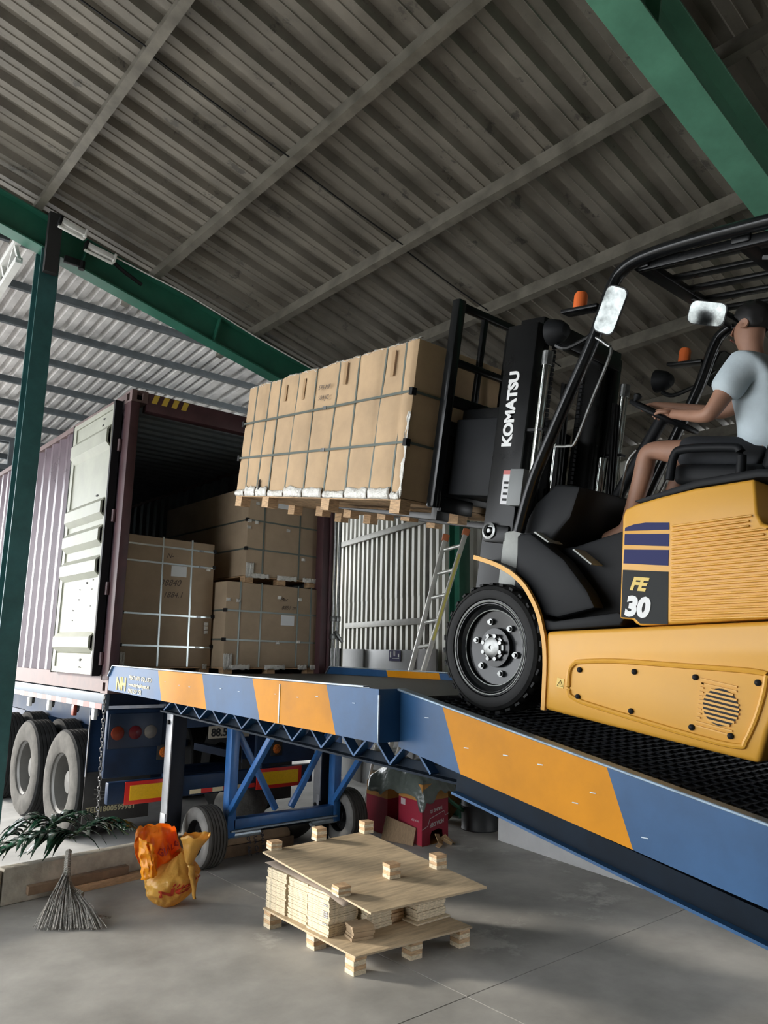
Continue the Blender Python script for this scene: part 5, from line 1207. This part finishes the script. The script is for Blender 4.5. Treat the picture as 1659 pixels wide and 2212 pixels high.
for q, rough in (((592, 1838), True), ((689, 1818), False), ((791, 1802), False), ((737, 1930), True), ((846, 1893), False), ((946, 1872), False)):
    c = at(*q, 'z', 0.45); c.z = lerp(0.424, 0.452, (c.y+3.5)/1.45)+0.0125
    block_on(up, c, 0.083, 0.055 if rough else 0.088, R(-8))

# ---------------------------------------------------------------- red cartons and rubbish behind
M_rbox = mat('red_carton_print', (0.36, 0.018, 0.045), 0.6, var=0.12, vscale=5)
M_rboxc = mat('orange_brown_card', (0.50, 0.24, 0.06), 0.7, var=0.15)
M_grip = mat('white_print', (0.62, 0.52, 0.52), 0.6)
def red_carton(o, ux, uy, h, label, detail):
    o, ux, uy = Vector(o), Vector(ux), Vector(uy); t = thing('red_carton', label, 'carton', o)
    th = 0.006; hb = h*0.715
    n1 = ux.normalized(); n2 = uy.normalized()
    def wall(p, q, inw, name, cut=False):
        if not cut:
            MB().hexa([p, q, q+inw*th, p+inw*th], [p+Vector((0,0,hb)), q+Vector((0,0,hb)), q+inw*th+Vector((0,0,hb)), p+inw*th+Vector((0,0,hb))]).build(name, M_rbox, t)
        else:
            L = (q-p).length; d = (q-p)/L
            poly = [(0, 0), (L*0.30, 0), (L*0.30, 0.09), (L*0.36, 0.125), (L*0.62, 0.135), (L*0.78, 0.115), (L*0.80, 0.0), (L, 0), (L, hb), (0, hb)]
            mb = MB(); n = len(poly)
            vs = [p+d*a+Vector((0,0,b)) for a, b in poly]+[p+d*a+Vector((0,0,b))+inw*th for a, b in poly]
            mb.add(vs, [tuple(range(n)), tuple(reversed(range(n, 2*n)))]+[(i, n+i, n+(i+1) % n, (i+1) % n) for i in range(n)]); mb.build(name, M_rbox, t)
        P = p+Vector((0,0,hb+0.001)); Q = q+Vector((0,0,hb+0.001)); hh = Vector((0, 0, h-hb))
        MB().hexa([P, Q, Q+inw*th, P+inw*th], [P+hh, Q+hh, Q+inw*th+hh, P+inw*th+hh]).build('open_flap', M_rboxc, t)
    wall(o, o+ux, n2, 'front_panel', detail); wall(o+uy, o, n1, 'side_panel'); wall(o+ux, o+ux+uy, -n1, 'side_panel'); wall(o+ux+uy, o+uy, -n2, 'back_panel')
    MB().hexa([o+Vector((0,0,.002)), o+ux+Vector((0,0,.002)), o+ux+uy+Vector((0,0,.002)), o+uy+Vector((0,0,.002))], [o+Vector((0,0,.006)), o+ux+Vector((0,0,.006)), o+ux+uy+Vector((0,0,.006)), o+uy+Vector((0,0,.006))]).build('bottom_panel', M_rboxc, t)
    if detail:
        nrm = -n2
        pts = [o+n1*a+Vector((0,0,b))+nrm*0.002 for a, b in ((0.0, 0.155), (0.085, 0.18), (0.115, 0.245), (0.34, 0.295), (0.36, 0.25), (0.41, 0.262))]
        MB().sweep(pts, [(-0.003, -0.001), (0.003, -0.001), (0.003, 0.001), (-0.003, 0.001)], up=nrm).build('line_print', M_grip, t)
        for s, a, z, sz in (('HOA DEP', 0.335, 0.222, 0.052), ('THUNG 12', 0.315, 0.345, 0.040)):
            text_mb(s, sz, o+n1*a+Vector((0,0,z))+nrm*0.002, -n1+Vector((0, 0, -0.12)), (0, 0, -1), 0.0005, bold=0.002).build('carton_print', M_grip, t)
        s2 = -n1
        MB().hexa([o+n2*0.30+s2*0.002+Vector((0,0,.34)), o+n2*0.38+s2*0.002+Vector((0,0,.34)), o+n2*0.38+s2*0.001+Vector((0,0,.34)), o+n2*0.30+s2*0.001+Vector((0,0,.34))],
                  [o+n2*0.30+s2*0.002+Vector((0,0,.40)), o+n2*0.38+s2*0.002+Vector((0,0,.40)), o+n2*0.38+s2*0.001+Vector((0,0,.40)), o+n2*0.30+s2*0.001+Vector((0,0,.40))]).build('label', M_grip, t)
        text_mb('HOA DEP', 0.03, o+n2*0.06+s2*0.002+Vector((0,0,.235)), n2+Vector((0, 0, 0.0)), (0, 0, -1), 0.0005).build('carton_print', M_grip, t)
    return t
red_carton((2.742, -1.256, 0.001), (0.405, 0.045, 0), (0.06, 0.42, 0), 0.575, 'red open carton in front, printed with white lines, beside the scattered card scraps', True)
red_carton((2.77, -0.70, 0.001), (0.40, 0.03, 0), (0.03, 0.38, 0), 0.50, 'dark red open carton standing behind the printed red carton', False)
M_bin = mat('grey_bin_film', (0.115, 0.135, 0.12), 0.22, var=0.2, vscale=6, bump=0.6, bscale=12)
def drape(u, v):
    x = 2.70+0.52*u; y = -1.30+0.85*v
    edge = max(0, 0.12-u)*2.5+max(0, 0.10-v)*2.2
    return Vector((x+0.03*noise.noise((v*7, u*3, 2)), y+0.03*noise.noise((u*6, v*4, 8)), 0.60+0.17*math.sin(math.pi*u)*math.sin(math.pi*v)+0.07*noise.noise((u*4.5, v*4.5, 0.7))-edge*(0.5+0.8*max(0, noise.noise((v*5.0, u*2, 3.3))))))
top('bin_bag', MB().grid(drape, 28, 30), M_bin, 'crumpled grey-green plastic bag spilling over the red cartons', 'bag', smooth=True, solid=0.002)
# card leaning against the cartons and the scraps
a, b = Vector((2.62, -0.78, 0)), Vector((2.70, -1.17, 0))
mb = MB(); mb.hexa([a, b, b+Vector((0.012, 0.002, 0)), a+Vector((0.012, 0.002, 0))], [a+Vector((0.06, 0.0, 0.22)), b+Vector((0.035, 0, 0.16)), b+Vector((0.047, 0.002, 0.16)), a+Vector((0.072, 0.002, 0.22))])
top('cardboard_sheet', mb, mat('corrugated_card', (0.30, 0.20, 0.115), 0.8, var=0.25, vscale=12, stretch=(8, 8, 0.5)), 'brown corrugated card panel leaning on the printed red carton', 'cardboard')
for k, (x, y, z, rx, ry, rz, sx_, sy_) in enumerate([(2.93, -1.30, 0.055, 1.0, 0.2, 0.3, 0.09, 0.11), (2.99, -1.36, 0.035, 0.5, 0.5, 0.9, 0.10, 0.09), (2.86, -1.37, 0.022, 0.2, -0.2, 0.4, 0.08, 0.05), (3.07, -1.34, 0.03, 0.6, -0.4, 1.4, 0.06, 0.06), (3.02, -1.30, 0.05, 0.9, 0.6, 2.0, 0.07, 0.09)]):
    mb = MB().box(-sx_/2, sx_/2, -sy_/2, sy_/2, -0.003, 0.003)
    o = mb.build('card_scrap', mat('card_scrap_tan', (0.44, 0.29, 0.15), 0.8, var=0.2), None, bevel=0.001, seg=1); o.location = (x, y, z); o.rotation_euler = (rx, ry, rz)
    tag(o, ['square card scrap leaning in the cut-out of the printed red carton', 'large flat card scrap in front of the cut-out of the printed red carton', 'leftmost small card scrap before the printed red carton', 'rightmost small card scrap beyond the printed red carton', 'card scrap tilted behind the large flat scrap by the red carton'][k], 'cardboard', 'torn card scraps by the red carton')
# orange sack and a dark drum deeper under the ramp
def lump(cx, cy, z0, rx, ry, h, seed, amp=0.12, flat=0.25, top_=0.35):
    def fn(u, v):
        th = 2*math.pi*u; s = math.sin(math.pi*min(1, 0.02+0.98*v))**0.55
        r = s*(1+amp*noise.noise((math.cos(th)*2+seed, math.sin(th)*2, v*3)))
        return Vector((cx+rx*r*math.cos(th), cy+ry*r*math.sin(th), z0+h*(v**0.9)*(1+0.25*amp*noise.noise((th, v*2, seed)))))
    return fn
M_osack = mat('orange_brown_sack', (0.36, 0.19, 0.055), 0.7, var=0.25, vscale=7, bump=0.5, bscale=16)
top('orange_sack', MB().grid(lump(3.80, -0.52, 0.0, 0.19, 0.16, 0.56, 5.0), 28, 16, wrapu=True), M_osack, 'upright orange-brown sack behind the red cartons under the ramp', 'sack', smooth=True)
dr = thing('drum', 'dark drum standing in the shadow beside the white panel', 'drum', (3.80, -1.05, 0))
MB().lathe((3.80, -1.05, 0), (0, 0, 1), [(0.0005, 0.0), (0.20, 0.0), (0.205, 0.01), (0.20, 0.02), (0.20, 0.24), (0.207, 0.25), (0.20, 0.26), (0.20, 0.50), (0.206, 0.51), (0.19, 0.515), (0.0005, 0.50)], 32).build('shell', mat('dark_drum_paint', (0.025, 0.028, 0.03), 0.5), dr, smooth=True)
MB().tube([(3.80+0.206*math.cos(2*math.pi*i/30), -1.05+0.206*math.sin(2*math.pi*i/30), 0.51) for i in range(30)], 0.008, 6, closed=True).build('rim', M_fkm, dr)
gpipe = [at(955, 1715, 'y', -0.9), at(985, 1740, 'y', -0.95), at(1020, 1762, 'y', -1.0)]
top('green_hose', MB().tube(smooth_pts(gpipe, 5), 0.022, 8), mat('green_hose', (0.02, 0.10, 0.05), 0.4), 'short piece of green hose in front of the orange-brown sack', 'hose', smooth=True)
# white board on edge under the incline
wp = MB(); a, b = Vector((3.562, -1.51, 0)), Vector((3.159, -3.99, 0)); off_ = Vector((0.06, -0.01, 0))
wp.hexa([b, b+off_, a+off_, a], [b+Vector((0.06, 0, 1.22)), b+off_+Vector((0.06, 0, 1.22)), a+off_+Vector((0.06, 0, 1.22)), a+Vector((0.06, 0, 1.22))])
top('white_board', wp, mat('white_laminate', (0.60, 0.60, 0.60), 0.5, var=0.06), 'long white board standing on edge on the floor behind the ramp', 'board', bevel=0.004)

# ---------------------------------------------------------------- plastic bag by the ramp wheel
def bag_mat(name, col, tr):
    m = mat(name, col, 0.30, var=0.18, vscale=7, bump=0.8, bscale=14); nt = m.node_tree
    b = nt.nodes['Principled BSDF']; out = nt.nodes['Material Output']; t = nt.nodes.new('ShaderNodeBsdfTranslucent'); t.inputs[0].default_value = (*[min(1, c*1.25) for c in col], 1)
    mx = nt.nodes.new('ShaderNodeMixShader'); mx.inputs[0].default_value = tr
    nt.links.new(b.outputs[0], mx.inputs[1]); nt.links.new(t.outputs[0], mx.inputs[2]); nt.links.new(mx.outputs[0], out.inputs[0]); return m
M_bag = bag_mat('orange_bag_film', (0.78, 0.30, 0.02), 0.5); M_bagl = bag_mat('tan_bag_film', (0.66, 0.38, 0.08), 0.35)
M_bagr = mat('bag_print_red', (0.42, 0.035, 0.01), 0.5)
bg_ = thing('plastic_bag', 'tied orange plastic bag with red print slumped beside the ramp wheel', 'bag', (0.08, -1.40, 0))
def belly(u, v):
    th = 2*math.pi*u; s = math.sin(math.pi*(0.03+0.93*v))**0.6
    n = 1+0.16*noise.noise((math.cos(th)*1.7, math.sin(th)*1.7, v*2.2+4))+0.07*noise.noise((math.cos(th)*5, math.sin(th)*5, v*8))-0.14*abs(noise.noise((math.cos(th)*2.6+7, math.sin(th)*2.6, v*4)))+0.04
    w_ = 0.185*s*n*(1.0 if v < 0.6 else 1-0.35*(v-0.6)/0.4)
    return Vector((0.075+w_*1.1*math.cos(th)+0.05*(v-0.5), -1.38+w_*0.92*math.sin(th), 0.0+0.355*v+0.03*math.cos(th)*v))
MB().grid(belly, 80, 50, wrapu=True).build('belly', M_bagl, bg_, smooth=True)
def sail(u, v):
    # upper left sail: fans up and to the left from the knot
    base = lerp(Vector((-0.10, -1.34, 0.20)), Vector((0.19, -1.36, 0.24)), u); tip = lerp(Vector((-0.20, -1.30, 0.52)), Vector((0.15, -1.22, 0.50)), u)
    p = lerp(base, tip, v); p.z += 0.07*math.sin(math.pi*u)*v*(1-0.3*u)+0.09*v*max(0, 0.35-u)
    p.x -= 0.05*math.sin(math.pi*v)*(1-u)
    p.y += 0.05*noise.noise((u*3.5, v*3.0, 1.7))+0.018*noise.noise((u*11, v*8, 5.0))-0.05*math.sin(math.pi*u)
    p.z += 0.02*noise.noise((u*9, v*3, 9)); return p
MB().grid(sail, 30, 24).build('upper_sail', M_bag, bg_, smooth=True, solid=0.0015)
def sail2(u, v):
    p = sail(u, v); return p+Vector((-0.02*math.sin(3*u), 0.085*math.sin(math.pi*u)*math.sin(math.pi*min(1, v*1.1)), -0.03*v*u))
MB().grid(sail2, 24, 20).build('back_sail', M_bag, bg_, smooth=True, solid=0.0015)
def cuff(u, v):
    p = lerp(lerp(Vector((-0.185, -1.41, 0.22)), Vector((-0.07, -1.43, 0.25)), u), lerp(Vector((-0.20, -1.36, 0.50)), Vector((-0.10, -1.40, 0.44)), u), v)
    return p+Vector((0.02*noise.noise((u*6, v*6, 3)), -0.05*math.sin(math.pi*u)+0.03*noise.noise((u*7, v*5, 7)), 0.015*noise.noise((u*8, v*3, 1))))
MB().grid(cuff, 12, 16).build('folded_cuff', bag_mat('highlit_bag_film', (0.85, 0.42, 0.03), 0.5), bg_, smooth=True, solid=0.0015)  # brighter copy of the film, left-edge highlight put into its colour
def flare(u, v):
    th = 2*math.pi*u; r = 0.028+0.085*v**1.3*(1+0.35*noise.noise((math.cos(th)*2, math.sin(th)*2, 6)))
    return Vector((0.150+0.055*v+r*math.cos(th), -1.47+0.6*r*math.sin(th)-0.0*v, 0.27+0.22*v+0.035*noise.noise((th*1.5, v*3, 2))*v))
MB().grid(flare, 28, 12, wrapu=True).build('knot_flare', M_bagl, bg_, smooth=True, solid=0.0015)
def strand(u, v):
    p = lerp(Vector((0.135, -1.545, 0.30)), Vector((0.165, -1.572, 0.07)), v); wd = 0.03*(1-0.6*v)
    return p+Vector(((u-0.5)*wd*2+0.01*noise.noise((v*5, 0, 0)), -0.012*math.sin(math.pi*u), 0))
MB().grid(strand, 6, 14).build('twisted_strand', M_bagl, bg_, smooth=True, solid=0.0015)
def tmap(s, size, fn, u0, v0, su, sv, name, skew=0.0, off=-0.006, m=M_bagr):
    mb = text_mb(s, size, (0, 0, 0), (1, 0, 0), (0, 1, 0), 0.0, bold=0.004*size/0.1); out = []
    for p in mb.v:
        u, v = u0+p.x*su, v0+p.y*sv+p.x*skew; q = fn(min(1, max(0, u)), min(1, max(0, v))); out.append(q+Vector((-0.003, off, 0.002)))
    mb.v = out; mb.build(name, m, bg_)
tmap('GIA LO', 0.1, sail, 0.38, 0.36, 1.75, 1.7, 'bag_print', skew=0.55, off=-0.012)
def bel(u, v): return belly(0.75+(u-0.5)*0.5, v)
tmap('NG', 0.12, bel, 0.22, 0.28, 2.2, 1.8, 'bag_print', skew=0.3, off=-0.008)
for i in range(9):
    q = bel(0.40+0.045*i, 0.52-0.06*math.sin(math.pi*i/8)); d_ = Vector((0.016, -0.004, 0.016))
    MB().bar(q+Vector((0, -0.007, 0))-d_*0.6, q+Vector((0, -0.007, 0))+d_*0.6, 0.010, 0.003, up=(0, -1, 0)).build('wheat_print', M_bagr, bg_)

# ---------------------------------------------------------------- sacks under the axle
M_tan = mat('tan_paper_sack', (0.44, 0.31, 0.19), 0.8, var=0.15, vscale=5, bump=0.4, bscale=14); M_ink = mat('blue_black_ink', (0.04, 0.045, 0.07), 0.7)
sk_ = thing('paper_sack', 'tan paper sack with dark print lying behind the left ramp wheel', 'sack', (1.36, -0.30, 0))
def pillow(u, v):
    th = 2*math.pi*u; c, s = math.cos(th), math.sin(th)
    ex = math.copysign(abs(c)**0.45, c); ez = math.copysign(abs(s)**0.7, s); y = (v-0.5)*2; prof = (1-abs(y)**5)**0.35 if abs(y) < 1 else 0.0
    return Vector((1.36+0.38*ex*(0.9+0.1*prof), -0.28+0.20*y, 0.115+0.105*ez*prof+0.008*noise.noise((c*3, s*3, v*4))))
MB().grid(pillow, 40, 24, wrapu=True).build('sack_body', M_tan, sk_, smooth=True)
for k, s in enumerate(('NHA MAY', 'CUA CHUNG', 'BOT ABC')):
    text_mb(s, 0.05, (1.28-0.075*k+0.10, -0.475-0.0*k, 0.185), (0, -0.35, -1), (1, 0, 0), 0.0008, bold=0.001).build('sack_print', M_ink, sk_)
M_dks = mat('dark_woven_sack', (0.06, 0.058, 0.052), 0.8, var=0.4, vscale=6, bump=0.4, bscale=20)
top('dark_sack', MB().grid(lump(1.96, -0.20, 0.0, 0.20, 0.15, 0.28, 2.2), 28, 14, wrapu=True), M_dks, 'dark woven sack slumped behind the axle beam of the ramp', 'sack', smooth=True)
top('grey_sack', MB().grid(lump(1.70, 0.42, 0.0, 0.30, 0.18, 0.50, 8.2), 28, 14, wrapu=True), mat('grey_woven_sack', (0.13, 0.125, 0.115), 0.8, var=0.5, vscale=5, bump=0.4, bscale=20), 'grey stained sack behind the trailer bumper between the braces', 'sack', smooth=True)
MB_w = MB().box(1.0, 1.75, -0.50, -0.47, 0.0, 0.10)
top('brown_batten', MB_w, mat('weathered_plank', (0.2, 0.13, 0.08)), 'brown wooden batten on the floor before the tan paper sack', 'plank', bevel=0.004)

# ---------------------------------------------------------------- palm leaves and broom at the kerb
M_leaf = mat('dark_palm_leaf', (0.012, 0.055, 0.028), 0.22, var=0.45, vscale=9, spec=0.8)
M_stem = mat('palm_stem', (0.05, 0.09, 0.04), 0.4)
def frond(base, tip, arch, n, label, seed, wid=0.030, ln=0.30):
    rnd = random.Random(seed); base, tip = Vector(base), Vector(tip)
    t = thing('palm_frond', label, 'leaf', base, group='cut palm fronds on the kerb')
    sp = smooth_pts([base, lerp(base, tip, 0.5)+Vector((0, 0, arch)), tip], 8); MB().tube(sp, 0.007, 6).build('stem', M_stem, t)
    d = (tip-base).normalized(); sd = d.cross(Vector((0, 0, 1))).normalized()
    for i in range(n):
        f = 0.12+0.88*i/n; p = sp[min(len(sp)-1, int(f*(len(sp)-1)))]
        for s in (-1, 1):
            L_ = ln*rnd.uniform(0.75, 1.15)*(1-0.35*f); dirn = (d*rnd.uniform(0.7, 1.1)+sd*s*rnd.uniform(0.35, 0.8)).normalized()
            w_ = wid*rnd.uniform(0.8, 1.2); drop = rnd.uniform(0.25, 0.7)
            mb = MB(); vs = []
            for k in range(6):
                q = k/5; c = p+dirn*L_*q+Vector((0, 0, 0.05*math.sin(math.pi*q*0.7)-drop*L_*q*q)); c.z = max(c.z, rnd.uniform(0.262, 0.275) if c.y < -0.40 else 0.01)
                ww = w_*math.sin(math.pi*min(1, 0.12+0.88*q))*(1 if q < 0.98 else 0.1); sv = dirn.cross(Vector((0, 0, 1))).normalized()
                vs += [c-sv*ww+Vector((0, 0, 0.006)), c, c+sv*ww+Vector((0, 0, 0.006))]
            fs = [(3*k+j, 3*k+j+1, 3*k+4+j, 3*k+3+j) for k in range(5) for j in range(2)]
            mb.add(vs, fs); mb.build('leaflet', M_leaf, t, smooth=True, solid=0.001)
frond((-0.36, -0.52, 0.40), (-1.02, -0.62, 0.30), 0.08, 15, 'dark green palm frond pointing left along the kerb top', 3)
frond((-0.40, -0.42, 0.36), (-0.74, -0.26, 0.34), 0.16, 14, 'dark green palm frond arching behind the kerb to the left', 5)
frond((-0.42, -0.55, 0.37), (0.12, -0.42, 0.31), 0.12, 13, 'dark green palm frond pointing right towards the chain', 9)
frond((-0.66, -0.50, 0.33), (-0.30, -0.32, 0.44), 0.10, 12, 'dark green palm frond heaped in the middle under the chain', 12)
br = thing('broom', 'stick broom of grey palm ribs bound with cord leaning on the kerb', 'broom', (-0.66, -1.40, 0))
M_rib = mat('grey_palm_rib', (0.26, 0.245, 0.22), 0.4, var=0.88, vscale=75); M_cord = mat('plaited_cord', (0.30, 0.285, 0.25), 0.7, var=0.3, vscale=60)
H0, H1, H2 = Vector((-0.50, -0.80, 0.345)), Vector((-0.55, -0.95, 0.24)), Vector((-0.555, -1.06, 0.155))
hp = smooth_pts([H0, H1, H2, Vector((-0.50, -1.16, 0.115))], 10)
MB().tube(hp, 0.017, 8).build('handle', M_cord, br, smooth=True)
for i in range(1, len(hp)-1):
    d = (hp[i+1]-hp[i-1]).normalized(); u_ = d.cross(Vector((0, 0, 1))).normalized(); v_ = d.cross(u_)
    MB().tube([hp[i]+u_*0.019*math.cos(2*math.pi*k/8)+v_*0.019*math.sin(2*math.pi*k/8) for k in range(8)], 0.0055, 5, closed=True).build('cord_wrap', M_cord, br)
bs = MB(); rnd = random.Random(4)
for i in range(190):
    f = rnd.random(); s0 = hp[int(8+f*20)]+Vector((rnd.uniform(-.012, .012), rnd.uniform(-.012, .012), rnd.uniform(-.006, .008)))
    g = min(1, max(0, f*0.8+rnd.uniform(-0.12, 0.30)))
    e = Vector((lerp(-0.86, -0.50, g)+rnd.uniform(-.02, .02), lerp(-1.32, -1.58, g)+rnd.uniform(-.03, .03), 0.004+rnd.random()*0.012))
    m = lerp(s0, e, 0.55)+Vector((rnd.uniform(-.012, .012), 0, 0.012+rnd.uniform(0, .02)))
    bs.tube([s0, m, lerp(m, e, 0.6)+Vector((0, 0, 0.004)), e], 0.0022, 3)
for i in range(16):
    s0 = Vector((-0.56+rnd.uniform(-.04, .05), -1.42+rnd.uniform(-.08, .02), 0.03)); a_ = rnd.uniform(-0.9, 0.3)
    bs.tube([s0, s0+Vector((0.05*math.cos(a_), 0.05*math.sin(a_), 0.02)), s0+Vector((0.11*math.cos(a_+.4), 0.10*math.sin(a_+.4), 0.004))], 0.0018, 3)
b_ = bs.build('bristles', M_rib, br); b_['kind'] = 'stuff'

# ---------------------------------------------------------------- ladders and boards by the gate
M_alu = mat('aluminium', (0.62, 0.62, 0.58), 0.35, metal=0.5, var=0.15); M_cap = mat('orange_cap', (0.42, 0.13, 0.05), 0.6); M_alud = mat('yellow_label', (0.45, 0.40, 0.10), 0.5)
def ray_pt(px, py, dist):
    return CAM+(_fw+_rt*((px-PW/2)/F_PX)-_up*((py-PH/2)/F_PX))*dist
def ladder(t1, b1, t2, b2, nr, label, rw=0.052, rd=0.065, cap=M_cap, cap_bottom=False, joint=True):
    t = thing('ladder', label, 'ladder', (b1+b2)/2)
    for k, (a, b) in enumerate(((t1, b1), (t2, b2))):
        MB().bar(a, b, rw, rd, up=_fw).build('rail', M_alu, t, bevel=0.006)
        e = a if not cap_bottom else b; f = (b-a).normalized()*(1 if not cap_bottom else -1)
        MB().bar(e-f*0.03, e+f*0.05, rw*1.5, rd*1.15, up=_fw).build('end_cap', cap, t, bevel=0.008)
        if joint:
            c = lerp(a, b, 0.60); MB().cyl(c-_fw*0.05, c+_fw*0.05, 0.075, n=16).build('hinge_joint', M_alu, t, smooth=True)
            if k == 1: MB().bar(lerp(a, b, 0.08)-_fw*0.036, lerp(a, b, 0.38)-_fw*0.036, 0.026, 0.002, up=_fw).build('side_label', M_alud, t)
    for i in range(nr):
        f = 0.05+0.87*i/(nr-1); MB().cyl(lerp(t1, b1, f), lerp(t2, b2, f), 0.022, n=10).build('rung', M_alu, t, smooth=True)
    return t
def toground(a, b):
    k = a.z/(a.z-b.z); return a+(b-a)*(k*0.999)
ta_, ba_ = ray_pt(963, 1160, 8.75), ray_pt(889, 1440, 8.45); tb2, bb2 = ray_pt(1007, 1148, 8.65), ray_pt(917, 1440, 8.35)
ladder(ta_, toground(ta_, ba_), tb2, toground(tb2, bb2), 11, 'tall aluminium ladder with orange caps leaning by the corrugated gate')
t1, b1, t2, b2 = ray_pt(812, 1610, 8.4), ray_pt(789, 1735, 8.4), ray_pt(870, 1625, 8.7), ray_pt(852, 1757, 8.7)
ladder(t1, toground(t1, b1), t2, toground(t2, b2), 4, 'short white ladder with brown feet standing behind the red cartons', rw=0.032, rd=0.04, cap=mat('brown_foot', (0.32, 0.14, 0.04), 0.7), cap_bottom=True, joint=False)
def gboard(pa, pb, off, m, name, label, thick=0.03):
    a, b = wallpt(pa[0], pa[1], off), wallpt(pb[0], pb[1], off); a.z = b.z = max(a.z, b.z); n = WN*thick
    A0, B0 = Vector((a.x, a.y, 0)), Vector((b.x, b.y, 0))
    return top(name, MB().hexa([A0, B0, B0+n, A0+n], [A0+Vector((0, 0, a.z)), B0+Vector((0, 0, a.z)), B0+n+Vector((0, 0, a.z)), A0+n+Vector((0, 0, a.z))]), m, label, 'board', bevel=0.004)
gboard((790, 1403), (898, 1405), 0.16, mat('glossy_white_board', (0.42, 0.43, 0.43), 0.4, var=0.05, spec=0.3), 'standing_board', 'glossy white board with a purple sign leaning by the gate')
gboard((744, 1402), (789, 1404), 0.20, mat('grey_board', (0.25, 0.25, 0.24), 0.5, var=0.15), 'standing_board', 'mid grey board standing left of the glossy white board')
gboard((900, 1402), (946, 1404), 0.14, mat('dark_board', (0.12, 0.11, 0.10), 0.6, var=0.15), 'standing_board', 'dark brown board standing right of the glossy white board behind the ladder foot')
gboard((714, 1401), (738, 1401), 0.5, mat('charcoal_board', (0.05, 0.05, 0.05), 0.5), 'standing_board', 'charcoal board standing next to the container door')
s1, s2 = wallpt(841, 1405, 0.20), wallpt(866, 1405, 0.20); zb_ = wallpt(850, 1428, 0.20).z
sg = thing('notice_sign', 'small purple sign with white pictogram on the glossy white board', 'sign', (s1+s2)/2)
def sq(u, v, n=0.0): p = lerp(s1, s2, u); return Vector((p.x, p.y, lerp(zb_, s1.z, v)))+WN*n
MB().hexa([sq(0, 0), sq(1, 0), sq(1, 0, .004), sq(0, 0, .004)], [sq(0, 1), sq(1, 1), sq(1, 1, .004), sq(0, 1, .004)]).build('sign_plate', mat('sign_purple', (0.035, 0.03, 0.11), 0.6, spec=0.05), sg)
for (u0, u1, v0, v1) in ((0.10, 0.20, 0.35, 0.9), (0.38, 0.41, 0.45, 0.95), (0.49, 0.52, 0.45, 0.95), (0.60, 0.63, 0.45, 0.95), (0.78, 0.88, 0.38, 0.70), (0.30, 0.88, 0.24, 0.29)):
    MB().hexa([sq(u0, v0, .004), sq(u1, v0, .004), sq(u1, v0, .006), sq(u0, v0, .006)], [sq(u0, v1, .004), sq(u1, v1, .004), sq(u1, v1, .006), sq(u0, v1, .006)]).build('sign_mark', M_sheet, sg)
